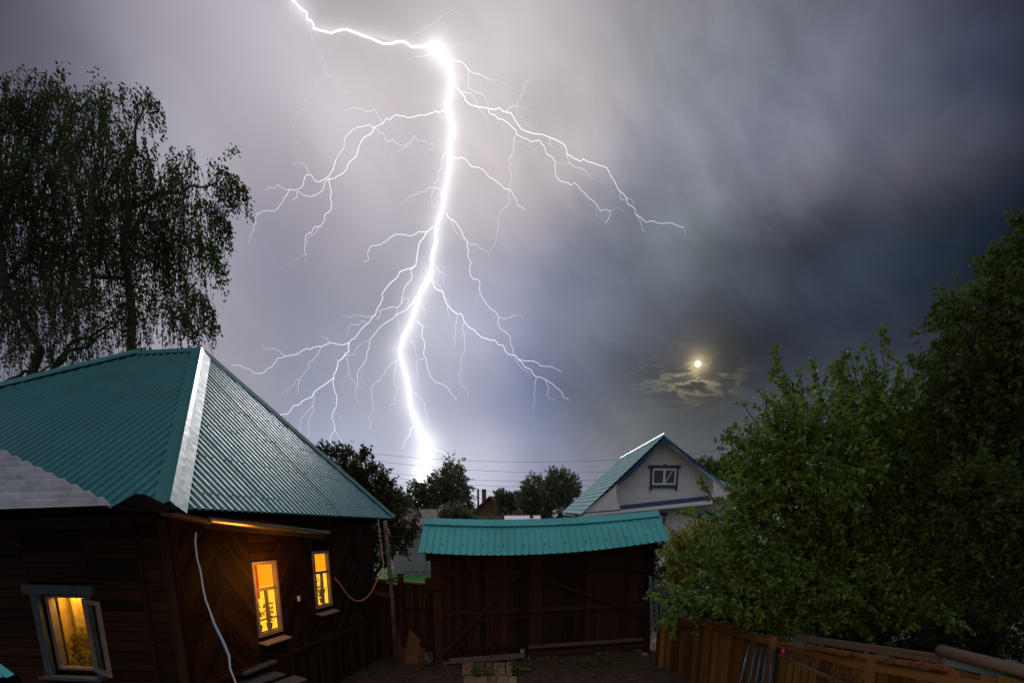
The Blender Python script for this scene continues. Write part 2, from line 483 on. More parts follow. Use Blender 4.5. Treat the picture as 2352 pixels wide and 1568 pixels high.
plain('blue_paint', (0.007, 0.040, 0.115), 0.55, nscale=5, var=0.2)
plain('bluegrey_paint', (0.045, 0.066, 0.078), 0.7, nscale=9, var=0.35)
plain('window_paint', (0.28, 0.23, 0.18), 0.6, nscale=9, var=0.2)
plain('casement_paint', (0.22, 0.17, 0.14), 0.65, nscale=9, var=0.25)
plain('white_siding', (0.70, 0.68, 0.67), 0.7, nscale=3, var=0.06)
plain('white_pvc', (0.75, 0.74, 0.74), 0.45, nscale=3, var=0.05)
plain('brown_pipe', (0.10, 0.065, 0.05), 0.4, nscale=7, var=0.3)
plain('zinc', (0.48, 0.48, 0.50), 0.3, metal=0.85, nscale=5, var=0.15)
plain('rust', (0.13, 0.042, 0.014), 0.85, nscale=14, var=0.85, bump=0.5)
plain('pipe_grey', (0.09, 0.072, 0.058), 0.85, nscale=6, var=0.3, bump=0.3)
plain('soil', (0.036, 0.017, 0.009), 0.95, nscale=3, var=0.5, bump=0.5)
plain('field', (0.032, 0.040, 0.020), 0.95, nscale=0.2, var=0.4)
plain('lawn', (0.06, 0.21, 0.022), 0.9, nscale=1.2, var=0.35)
plain('cable_white', (0.50, 0.56, 0.66), 0.45, nscale=9, var=0.1)
plain('hose_blue', (0.05, 0.20, 0.38), 0.45, nscale=9, var=0.1)
plain('cable_copper', (0.42, 0.22, 0.14), 0.5, nscale=9, var=0.15)
plain('black_wire', (0.02, 0.02, 0.025), 0.6)
plain('antenna_metal', (0.42, 0.36, 0.34), 0.4, metal=0.7)
plain('bark_birch', (0.20, 0.185, 0.17), 0.9, nscale=7, var=0.75)
plain('bark', (0.028, 0.022, 0.017), 0.95, nscale=8, var=0.4)
plain('red_plastic', (0.45, 0.025, 0.015), 0.4)
plain('bag_white', (0.50, 0.46, 0.44), 0.5, nscale=9, var=0.25)
plain('pot_clay', (0.28, 0.075, 0.02), 0.8)
plain('brown_roof', (0.125, 0.060, 0.052), 0.85, nscale=2, var=0.2)
plain('brown_wall', (0.12, 0.065, 0.032), 0.85, nscale=2, var=0.3)
plain('curtain_cloth', (0.55, 0.33, 0.07), 0.9, nscale=9, var=0.2)
plain('room_wall', (0.55, 0.38, 0.16), 0.9)
plain('iron', (0.035, 0.028, 0.025), 0.5, metal=0.5)
plain('blue_pipe', (0.025, 0.034, 0.046), 0.4, metal=0.3)
plain('teal_strip', (0.035, 0.075, 0.07), 0.6, nscale=30, var=0.9)
plain('stone', (0.16, 0.14, 0.12), 0.9, nscale=9, var=0.3)
plain('clapboard_pale', (0.34, 0.30, 0.29), 0.85, nscale=3, var=0.2)
glass('pane_dark', (0.012, 0.012, 0.014), 0.93, 0.04)
glass('pane_clear', (0.02, 0.02, 0.02), 0.06, 0.04)
emit('lit_yellow', (1.0, 0.52, 0.030), 1.5)
emit('lit_orange', (1.0, 0.33, 0.010), 1.3)
emit('lit_red', (0.9, 0.075, 0.004), 0.75)
glowgas('bolt_core', (0.98, 0.97, 1.0), 1.6, False)
glowgas('bolt_upper', (0.98, 0.97, 1.0), 0.9, False)
glowgas('bolt_bright', (1.0, 0.93, 1.0), 0.36, False)
glowgas('bolt_mid', (0.90, 0.85, 1.0), 0.20, False)
glowgas('bolt_faint', (0.80, 0.84, 1.0), 0.08, False)
emit('moon_light', (1.0, 0.93, 0.66), 4.0)
leafmat('birch_leaf', (0.018, 0.034, 0.010), (0.075, 0.115, 0.034), 0.35)
leafmat('apple_leaf', (0.018, 0.036, 0.007), (0.185, 0.32, 0.075), 0.3, 0.6, 0.2)
leafmat('tall_leaf', (0.018, 0.040, 0.010), (0.10, 0.16, 0.042), 0.3)
leafmat('warm_lit_bush_leaf', (0.07, 0.085, 0.012), (0.40, 0.42, 0.08), 0.3)  # warm lamplight on the bush is put into this leaf colour
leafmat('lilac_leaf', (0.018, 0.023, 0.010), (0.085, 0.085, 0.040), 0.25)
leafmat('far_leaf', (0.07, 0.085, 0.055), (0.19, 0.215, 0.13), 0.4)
leafmat('weed_leaf', (0.02, 0.05, 0.008), (0.06, 0.12, 0.02), 0.15, 0.8, 0.05)
leafmat('house_leaf', (0.06, 0.06, 0.006), (0.35, 0.26, 0.03), 0.5)


# ================================================================== helpers
def tag(o, label=None, cat=None, group=None, kind=None):
    for k_, v_ in (('label', label), ('category', cat), ('group', group), ('kind', kind)):
        if v_:
            o[k_] = v_
    return o


def thing(name, label, cat, loc=(0, 0, 0), group=None):
    o = bpy.data.objects.new(name, None)
    o.empty_display_size = 0.2
    o.location = loc
    COL.objects.link(o)
    return tag(o, label, cat, group)


def adopt(o, parent):
    if parent is not None:
        o.parent = parent
        if parent.type == 'EMPTY':
            o.matrix_parent_inverse = Matrix.Translation(-parent.location)
        else:
            o.matrix_parent_inverse = parent.matrix_basis.inverted()


class MB:
    def __init__(s):
        s.v, s.f = [], []

    def add(s, vs, fs):
        b = len(s.v)
        s.v += [tuple(p) for p in vs]
        s.f += [tuple(i + b for i in f) for f in fs]
        return s

    def obox(s, c, ax, ay, az, hx, hy, hz):
        c = V(c)
        vs = [c + ax * (hx * i) + ay * (hy * j) + az * (hz * l) for i in (-1, 1) for j in (-1, 1) for l in (-1, 1)]
        return s.add(vs, [(0, 1, 3, 2), (4, 6, 7, 5), (0, 4, 5, 1), (2, 3, 7, 6), (0, 2, 6, 4), (1, 5, 7, 3)])

    def box(s, c, sx_, sy_, sz_):
        return s.obox(c, V((1, 0, 0)), V((0, 1, 0)), V((0, 0, 1)), sx_ / 2, sy_ / 2, sz_ / 2)

    def beam(s, p0, p1, w, h, up=V((0, 0, 1))):
        p0, p1 = V(p0), V(p1)
        ax = (p1 - p0)
        L = ax.length
        ax.normalize()
        ay = up.cross(ax)
        if ay.length < 1e-4:
            ay = V((1, 0, 0)).cross(ax)
        ay.normalize()
        az = ax.cross(ay)
        return s.obox((p0 + p1) / 2, ax, ay, az, L / 2, w / 2, h / 2)

    def tube(s, pts, radii, n=8, cap=True):
        pts = [V(p) for p in pts]
        if not hasattr(radii, '__len__'):
            radii = [radii] * len(pts)
        vs, fs = [], []
        ref = V((0.31, 0.2, 0.93))
        for i, p in enumerate(pts):
            t = (pts[min(i + 1, len(pts) - 1)] - pts[max(i - 1, 0)])
            if t.length < 1e-9:
                t = V((0, 0, 1))
            t.normalize()
            a = t.cross(ref)
            if a.length < 0.05:
                a = t.cross(V((1, 0, 0)))
            a.normalize()
            b = t.cross(a)
            for j in range(n):
                an = 2 * PI * j / n
                vs.append(p + (a * math.cos(an) + b * math.sin(an)) * radii[i])
        for i in range(len(pts) - 1):
            for j in range(n):
                fs.append((i * n + j, i * n + (j + 1) % n, (i + 1) * n + (j + 1) % n, (i + 1) * n + j))
        if cap:
            fs.append(tuple(range(n))[::-1])
            fs.append(tuple((len(pts) - 1) * n + j for j in range(n)))
        return s.add(vs, fs)

    def prism(s, poly, ext):
        """polygon (list of Vectors) extruded by the vector ext"""
        n = len(poly)
        vs = list(poly) + [p + ext for p in poly]
        fs = [tuple(range(n))[::-1], tuple(range(n, 2 * n))] + [(i, (i + 1) % n, n + (i + 1) % n, n + i) for i in range(n)]
        return s.add(vs, fs)

    def build(s, name, mat, parent=None, smooth=False, offset=None):
        me = bpy.data.meshes.new(name)
        me.from_pydata(s.v, [], s.f)
        me.materials.append(MATS[mat])
        if smooth:
            me.polygons.foreach_set('use_smooth', [True] * len(me.polygons))
        me.update()
        o = bpy.data.objects.new(name, me)
        COL.objects.link(o)
        adopt(o, parent)
        return o


UNIT = {}


def unit_mesh(mat):
    if mat not in UNIT:
        mb = MB()
        # a plank with softened long edges, unit size
        e, q = 0.5, 0.42
        prof = [(-q, -e), (q, -e), (e, -q * 0.9), (e, q * 0.9), (q, e), (-q, e), (-e, q * 0.9), (-e, -q * 0.9)]
        vs = [(x, a, b) for x in (-0.5, 0.5) for a, b in prof]
        n = 8
        fs = [tuple(range(n))[::-1], tuple(range(n, 2 * n))] + [(i, (i + 1) % n, n + (i + 1) % n, n + i) for i in range(n)]
        mb.add(vs, fs)
        me = bpy.data.meshes.new('plank')
        me.from_pydata(mb.v, [], mb.f)
        me.materials.append(MATS[mat])
        UNIT[mat] = me
    return UNIT[mat]


def plank(name, mat, p0, p1, width, thick, normal, parent=None):
    """a board from p0 to p1, its broad face towards normal; one object on shared mesh data"""
    p0, p1 = V(p0), V(p1)
    ax = p1 - p0
    L = ax.length
    ax.normalize()
    az = V(normal)
    az = (az - ax * az.dot(ax)).normalized()
    ay = az.cross(ax)
    M = Matrix(((ax.x * L, ay.x * width, az.x * thick, 0), (ax.y * L, ay.y * width, az.y * thick, 0), (ax.z * L, ay.z * width, az.z * thick, 0), (0, 0, 0, 1)))
    M.translation = (p0 + p1) / 2
    o = bpy.data.objects.new(name, unit_mesh(mat))
    COL.objects.link(o)
    if parent is not None:
        o.parent = parent
        if parent.type == 'EMPTY':
            M = Matrix.Translation(-parent.location) @ M
        else:
            M = parent.matrix_basis.inverted() @ M
    o.matrix_basis = M
    return o


def mesh_np(name, verts, faces, mat, parent=None):
    me = bpy.data.meshes.new(name)
    nv, nf, k_ = len(verts), len(faces), faces.shape[1]
    me.vertices.add(nv)
    me.vertices.foreach_set('co', verts.astype(np.float32).ravel())
    me.loops.add(nf * k_)
    me.loops.foreach_set('vertex_index', faces.astype(np.int32).ravel())
    me.polygons.add(nf)
    me.polygons.foreach_set('loop_start', np.arange(0, nf * k_, k_, dtype=np.int32))
    me.materials.append(MATS[mat])
    me.update(calc_edges=True)
    o = bpy.data.objects.new(name, me)
    COL.objects.link(o)
    adopt(o, parent)
    return o


def leaves(name, pos, direc, length, width, mat, parent, rng, fold=0.25):
    """one folded leaf per row of pos, growing along direc"""
    n = len(pos)
    d = direc / np.maximum(np.linalg.norm(direc, axis=1, keepdims=True), 1e-6)
    r = rng.normal(size=(n, 3))
    s_ = np.cross(d, r)
    s_ /= np.maximum(np.linalg.norm(s_, axis=1, keepdims=True), 1e-6)
    nn = np.cross(s_, d)
    L = (length * rng.uniform(0.65, 1.25, size=(n, 1)))
    Wd = L * width
    base = pos
    tip = pos + d * L - np.array([[0, 0, 1]]) * L * 0.12
    mid = pos + d * L * 0.45
    lft = mid + s_ * Wd / 2 + nn * Wd * fold
    rgt = mid - s_ * Wd / 2 + nn * Wd * fold
    vs = np.stack([base, lft, tip, rgt], axis=1).reshape(-1, 3)
    b = np.arange(n) * 4
    fs = np.concatenate([np.stack([b, b + 1, b + 2], 1), np.stack([b, b + 2, b + 3], 1)], 0)
    return mesh_np(name, vs, fs, mat, parent)


def corrugated(origin, sdir, tdir, nrm, length, limits, prof, sheet_w, name, mat, parent, rows=1, wob=0.0, jitter=0.004):
    """ribbed sheets laid side by side: ribs run along tdir, sheets follow each other along sdir.
    limits(s) -> (t0, t1). prof = list of (ds, height) for one rib pitch"""
    pitch = prof[-1][0]
    ss = []
    k_ = 0
    while k_ * pitch < length:
        for ds, h in prof[:-1]:
            s_ = k_ * pitch + ds
            if s_ < length:
                ss.append((s_, h))
        k_ += 1
    ss.append((length, prof[-1][1]))
    out = []
    i = 0
    while i < len(ss) - 1:
        j = i
        while j < len(ss) - 1 and ss[j][0] < ss[i][0] + sheet_w:
            j += 1
        mb = MB()
        off = random.uniform(0, jitter)
        seg = ss[i:j + 1]
        n = rows + 1
        for s_, h in seg:
            t0, t1 = limits(s_)
            for r in range(n):
                t = t0 + (t1 - t0) * r / rows
                w_ = wob * mnoise.noise(V((s_ * 0.9, t * 0.9, 3.3))) if wob else 0.0
                p = origin + sdir * s_ + tdir * t + nrm * (h + off + w_)
                mb.v.append(tuple(p))
        for a in range(len(seg) - 1):
            for r in range(rows):
                mb.f.append((a * n + r, (a + 1) * n + r, (a + 1) * n + r + 1, a * n + r + 1))
        out.append(mb.build(name, mat, parent))
        i = j
    return out


TRAP = [(0.0, 0.0), (0.060, 0.0), (0.080, 0.028), (0.126, 0.028), (0.146, 0.0)]


# ================================================================== ground
mb = MB()
mb.add([(-4000, -200, -0.02), (4000, -200, -0.02), (4000, 4000, -0.02), (-4000, 4000, -0.02)], [(0, 1, 2, 3)])
g = mb.build('ground', 'field')
tag(g, kind='structure')
# trodden yard with a lumpy surface
nx, ny = 60, 90
vs, fs = [], []
for j in range(ny + 1):
    for i in range(nx + 1):
        x, y = -9 + 14.5 * i / nx, -3 + 19.0 * j / ny
        edge = min(i, nx - i, j, ny - j) / 3.0
        h = 0.055 * mnoise.noise(V((x * 0.7, y * 0.7, 0))) + 0.03 * mnoise.noise(V((x * 2.7, y * 2.7, 4)))
        vs.append((x, y, 0.03 + h * min(1, edge)))
    pass
for j in range(ny):
    for i in range(nx):
        a = j * (nx + 1) + i
        fs.append((a, a + 1, a + nx + 2, a + nx + 1))
mb = MB()
mb.add(vs, fs)
tag(mb.build('yard', 'soil', smooth=True), kind='structure')
mb = MB()
mb.add([(-26, 17, 0.0), (2.5, 17, 0.0), (3.5, 52, 0.0), (-26, 52, 0.0)], [(0, 1, 2, 3)])
tag(mb.build('lawn', 'lawn'), kind='structure')
rng = np.random.default_rng(3)
n = 9000
gp = np.stack([rng.uniform(-14, 2, n), rng.uniform(19, 48, n), np.zeros(n)], 1)
gd = np.stack([rng.normal(0, 0.3, n), rng.normal(0, 0.3, n), np.ones(n)], 1)
gr = leaves('grass', gp, gd, 0.14, 0.25, 'lawn', None, rng)
tag(gr, 'short green grass on the lawn beyond the yard fence', 'grass', kind='stuff')

# ================================================================== wooden house with the lit windows
EZ = 3.24
C0 = U(390, 1165, 7.0)
E0 = U(903, 1190, 14.0)
C0.z = E0.z = EZ
D_ = (E0 - C0)
LR = D_.length
D_.normalize()                                    # along the lit wall, away from the viewer
N_ = V((-D_.y, D_.x, 0))                          # into the house (towards the left of the picture)
AP = V((0, 0, 0))
b_in = 2.951
AP = C0 + D_ * 5.2 + N_ * b_in
AP.z = 6.27
RG = AP + N_ * 1.355
FAR = C0 + N_ * 10.6
house = thing('wooden_house', 'dark timber house with a teal ribbed hipped roof and glowing windows', 'house', (C0.x - 1.5, C0.y + 3, 0))


def face_axes(p, q, top):
    s_ = (q - p).normalized()
    t_ = (top - p)
    t_ = (t_ - s_ * t_.dot(s_)).normalized()
    n_ = s_.cross(t_)
    if n_.z < 0:
        n_ = -n_
    return s_, t_, n_


def st(p, o, s_, t_):
    return (p - o).dot(s_), (p - o).dot(t_)


# lit side (hip end)
s1, t1_, n1_ = face_axes(C0, E0, AP)
sa, ta = st(AP, C0, s1, t1_)


def lim_r(s_):
    return (-0.02, max(0.0, ta * (s_ / sa if s_ < sa else (LR - s_) / (LR - sa))))


corrugated(C0, s1, t1_, n1_, LR, lim_r, TRAP, 1.06, 'roof_sheet', 'teal_metal', house)
# long side facing the viewer
s2, t2_, n2_ = face_axes(C0, FAR, AP)
sa2, ta2 = st(AP, C0, s2, t2_)
sr2, tr2 = st(RG, C0, s2, t2_)
L2 = (FAR - C0).length


def lim_l(s_):
    if s_ < sa2:
        t = ta2 * s_ / sa2
    elif s_ < sr2:
        t = ta2
    else:
        t = ta2 * (L2 - s_) / (L2 - sr2)
    return (-0.02, max(0, t))


corrugated(C0, s2, t2_, n2_, L2, lim_l, TRAP, 1.06, 'roof_sheet', 'teal_metal', house)
# far sides close the roof
BK = C0 + D_ * LR + N_ * 10.7
mb = MB()
mb.add([E0, BK, RG, AP], [(0, 1, 2, 3)])
mb.add([FAR, RG, BK], [(0, 1, 2)])
mb.build('roof_back', 'teal_metal', house)
dz = V((0, 0, -0.10))
mb = MB()
mb.add([p + dz for p in (C0, E0, BK, FAR, AP, RG)], [(0, 1, 4), (0, 4, 5, 3), (1, 2, 5, 4), (3, 5, 2), (0, 3, 2, 1)])
mb.build('roof_deck', 'dark_core', house)


def cap_strip(p, q, na, nb, ia, ib, w, segs, name, mat, parent, lift=0.034):
    """folded metal capping along a hip or ridge; ia, ib point down each slope, each length its own piece"""
    ax = (q - p).normalized()
    for i in range(segs):
        a = p + (q - p) * (i / segs)
        b = p + (q - p) * min(1.0, (i + 1) / segs + 0.012)
        e = 0.004 * (segs - i)
        mb = MB()
        up = (na + nb).normalized()
        for P in (a, b):
            mb.v += [tuple(P + ia * w + na * (lift + e)), tuple(P + ia * 0.03 + na * (lift + 0.012 + e)), tuple(P + up * (lift + 0.035 + e)), tuple(P + ib * 0.03 + nb * (lift + 0.012 + e)), tuple(P + ib * w + nb * (lift + e))]
        mb.f += [(0, 1, 6, 5), (1, 2, 7, 6), (2, 3, 8, 7), (3, 4, 9, 8)]
        mb.build(name, mat, parent)


hipdir = (AP - C0).normalized()


def downslope(n_, ax, toward):
    i_ = n_.cross(ax).normalized()
    return i_ if i_.dot(toward) > 0 else -i_


cap_strip(C0, AP, n2_, n1_, downslope(n2_, hipdir, s2), downslope(n1_, hipdir, s1), 0.17, 3, 'hip_cap', 'teal_cap', house)
hd2 = (AP - E0).normalized()
nb_ = ((E0 - AP).cross(BK - AP)).normalized()
nb_ = nb_ if nb_.z > 0 else -nb_
cap_strip(E0, AP, n1_, nb_, downslope(n1_, hd2, -s1), downslope(nb_, hd2, N_), 0.13, 4, 'hip_cap', 'teal_cap', house)
rd = (RG - AP).normalized()
cap_strip(AP, RG, n2_, nb_, downslope(n2_, rd, -t2_), downslope(nb_, rd, D_ * 1.0 + V((0, 0, -0.4))), 0.15, 1, 'ridge_cap', 'teal_cap', house)
fd = (FAR - RG).normalized()
nf_ = ((FAR - RG).cross(BK - RG)).normalized()
nf_ = nf_ if nf_.z > 0 else -nf_
cap_strip(RG, FAR, n2_, nf_, downslope(n2_, fd, -t2_), downslope(nf_, fd, N_), 0.15, 5, 'hip_cap', 'teal_cap', house)
# screws on the sheets
mb = MB()
for q in range(34):
    s_ = random.choice(range(3, int(LR / 0.146) - 3)) * 0.146 + 0.103
    lo, hi = lim_r(s_)
    for tt in (0.25, 1.0, 1.75, 2.4):
        if tt < hi - 0.2:
            c = C0 + s1 * s_ + t1_ * tt + n1_ * 0.032
            mb.obox(c, s1, t1_, n1_, 0.007, 0.007, 0.005)
so = mb.build('screws', 'iron', house)
so['kind'] = 'stuff'

# walls set in under the eaves
IN = 0.42
Cw = C0 + D_ * IN + N_ * IN
Cw.z = 0
OUT_R = -N_                       # outward from the lit wall
OUT_L = -D_                       # outward from the window wall at the left
LWR = LR - 2 * IN
WT_ = EZ - 0.06


def wr(dx, dy):
    """place on the lit wall -> (along, height)"""
    p = onplane(dx, dy, Cw, OUT_R)
    return (p - Cw).dot(D_), p.z


def wlft(dx, dy):
    p = onplane(dx, dy, Cw, OUT_L)
    return (p - Cw).dot(N_), p.z


def PR(s_, z, o=0.0):
    return Cw + D_ * s_ + V((0, 0, z)) + OUT_R * o


def PL(s_, z, o=0.0):
    return Cw + N_ * s_ + V((0, 0, z)) + OUT_L * o


def avg(*a):
    return sum(a) / len(a)


w1 = [wr(581, 1298), wr(631.5, 1291), wr(591, 1455), wr(637, 1446)]
w2 = [wr(722.5, 1272.6), wr(752.6, 1267.6), wr(721, 1394), wr(753, 1385)]
w3 = [wlft(88, 1368), wlft(205, 1368), wlft(128, 1540), wlft(222, 1540)]


def rect(w):
    return avg(w[0][0], w[2][0]), avg(w[1][0], w[3][0]), avg(w[2][1], w[3][1]), avg(w[0][1], w[1][1])


W1, W2, W3 = rect(w1), rect(w2), rect(w3)
W3 = (min(W3[0], W3[1]), max(W3[0], W3[1]), W3[2], W3[3])
print('windows', W1, W2, W3, 'AP', AP, 'LR', LR)


def core(P, L, H, holes, name):
    """wall body in blocks, leaving the window openings free"""
    mb = MB()
    cuts = sorted({0.0, L} | {h[0] for h in holes} | {h[1] for h in holes})
    for a, b in zip(cuts[:-1], cuts[1:]):
        hs = [h for h in holes if h[0] <= (a + b) / 2 <= h[1]]
        spans = [(0, H)] if not hs else [(0, hs[0][2]), (hs[0][3], H)]
        for z0, z1 in spans:
            poly = [P(a, z0, -0.02), P(b, z0, -0.02), P(b, z1, -0.02), P(a, z1, -0.02)]
            mb.prism(poly, (P(0, 0, -0.2) - P(0, 0, -0.02)))
    return mb.build(name, 'dark_core', house)


core(PR, LWR, WT_, [(w[0] - 0.05, w[1] + 0.75, w[2] - 0.03, w[3] + 0.02) for w in (W1, W2)], 'wall')
core(PL, 10.0, WT_, [W3], 'wall')


def clip_poly(poly, a, b, c):
    """keep the part of a 2-D polygon where a*x + b*y <= c"""
    out = []
    for i in range(len(poly)):
        p, q = poly[i], poly[(i + 1) % len(poly)]
        fp, fq = a * p[0] + b * p[1] - c, a * q[0] + b * q[1] - c
        if fp <= 0:
            out.append(p)
        if (fp < 0) != (fq < 0) and abs(fp - fq) > 1e-9:
            t = fp / (fp - fq)
            out.append((p[0] + (q[0] - p[0]) * t, p[1] + (q[1] - p[1]) * t))
    return out


def diag_panel(P, a, b, z0, z1, slope, bw=0.115):
    """slanting boards filling one bay of the wall; each board a piece of its own"""
    ca, sa_ = math.cos(math.radians(45)), math.sin(math.radians(45)) * slope
    nx_, nz_ = -sa_, ca
    vals = [nx_ * x + nz_ * z for x in (a, b) for z in (z0, z1)]
    v = min(vals)
    while v < max(vals):
        poly = [(a, z0), (b, z0), (b, z1), (a, z1)]
        poly = clip_poly(poly, nx_, nz_, v + bw - 0.006)
        poly = clip_poly(poly, -nx_, -nz_, -v) if len(poly) > 2 else []
        if len(poly) > 2:
            ar = abs(sum(poly[i][0] * poly[(i + 1) % len(poly)][1] - poly[(i + 1) % len(poly)][0] * poly[i][1] for i in range(len(poly)))) / 2
            if ar > 0.004:
                pr = random.uniform(0.018, 0.030)
                mb = MB()
                c3 = P(avg(*[q[0] for q in poly]), avg(*[q[1] for q in poly]))
                mb.prism([P(x, z, -0.015) for x, z in poly], P(0, 0, pr) - P(0, 0, -0.015))
                mb.build('wall_board', 'log_wood', house)
        v += bw


def hboards(P, a, b, z0, z1, n_, bh=0.13, name='wall_board'):
    z = z0
    while z < z1 - 0.02:
        h = min(bh, z1 - z)
        pr = random.uniform(0.0, 0.010)
        plank(name, 'log_wood', P(a, z + h / 2, 0.004 + pr), P(b, z + h / 2, 0.004 + pr), h - 0.008, 0.034, n_, house)
        z += h


def vboards(P, a, b, z0, z1, n_, bw=0.13):
    s_ = a
    while s_ < b - 0.02:
        w_ = min(bw, b - s_)
        pr = random.uniform(0.0, 0.010)
        plank('wall_board', 'log_wood', P(s_ + w_ / 2, z0, 0.004 + pr), P(s_ + w_ / 2, z1, 0.004 + pr), w_ - 0.008, 0.034, n_, house)
        s_ += bw


FR = 0.06
BAND = 1.02
mid12 = (W1[1] + W2[0]) / 2
diag_panel(PR, 0.12, W1[0] * 0.5, BAND, WT_, 1)
diag_panel(PR, W1[0] * 0.5, W1[0] - FR, BAND, WT_, -1)
diag_panel(PR, W1[1] + FR, mid12, BAND, WT_, 1)
diag_panel(PR, mid12, W2[0] - FR, BAND, WT_, -1)
diag_panel(PR, W2[1] + FR, (W2[1] + LWR) / 2, BAND, WT_, 1)
diag_panel(PR, (W2[1] + LWR) / 2, LWR - 0.1, BAND, WT_, -1)
for w in (W1, W2):
    hboards(PR, w[0] - FR, w[1] + FR, BAND, w[2] - FR - 0.03, OUT_R)
    hboards(PR, w[0] - FR, w[1] + FR, w[3] + FR, WT_, OUT_R)
vboards(PR, 0.12, LWR - 0.1, 0.05, BAND - 0.07, OUT_R)
plank('band_board', 'log_wood', PR(0.0, BAND - 0.035, 0.03), PR(LWR, BAND - 0.035, 0.03), 0.07, 0.06, OUT_R, house)
plank('corner_board', 'log_wood', PR(0.05, 0, 0.02), PR(0.05, WT_, 0.02), 0.13, 0.045, OUT_R, house)
plank('corner_board', 'log_wood', PR(LWR - 0.05, 0, 0.02), PR(LWR - 0.05, WT_, 0.02), 0.13, 0.045, OUT_R, house)
# left wall: level boards with upright battens
j1 = wlft(330, 1300)[0]
hboards(PL, 0.10, min(j1, W3[0] - 0.14), 0.05, WT_, OUT_L)
hboards(PL, j1 + 0.03, W3[0] - 0.1, 0.05, WT_, OUT_L)
hboards(PL, W3[0] - 0.1, W3[1] + 0.1, W3[3] + 0.17, WT_, OUT_L)
hboards(PL, W3[0] - 0.1, W3[1] + 0.1, 0.05, W3[2] - 0.1, OUT_L)
hboards(PL, W3[1] + 0.1, W3[1] + 2.2, 0.05, WT_, OUT_L)
plank('batten', 'log_wood', PL(j1 + 0.01, 0, 0.03), PL(j1 + 0.01, WT_ - 0.25, 0.03), 0.06, 0.05, OUT_L, house)
plank('corner_board', 'log_wood', PL(0.03, 0, 0.02), PL(0.03, WT_, 0.02), 0.13, 0.045, OUT_L, house)


# ---- glowing windows in the lit wall
def potted_plant(p, h, spread, nleaf, rr, parent, pot=0.06, seed=1):
    rg = np.random.default_rng(seed)
    mbp = MB()
    mbp.tube([p, p + V((0, 0, pot * 1.6)), p + V((0, 0, pot * 1.8))], [pot * 0.7, pot, pot * 1.08], 12)
    mbp.build('flower_pot', 'pot_clay', parent)
    st_ = []
    for q in range(7):
        a = p + V((0, 0, pot * 1.6))
        b = a + V((rg.normal(0, spread * 0.5), rg.normal(0, spread * 0.3), h * rg.uniform(0.5, 1.0)))
        st_.append((a, b))
    mbs = MB()
    pos, dr = [], []
    for a, b in st_:
        mbs.tube([a, (a + b) / 2 + V((0, 0, 0.03)), b], [0.005, 0.004, 0.002], 5)
        for q in range(nleaf // 7):
            t = rg.uniform(0.2, 1.0)
            pos.append(tuple(a.lerp(b, t)))
            dr.append((rg.normal(0, 1), rg.normal(0, 1), rg.normal(0.2, 0.6)))
    mbs.build('stem', 'bark', parent)
    leaves('leaves', np.array(pos), np.array(dr), rr, 0.55, 'house_leaf', parent, rg)


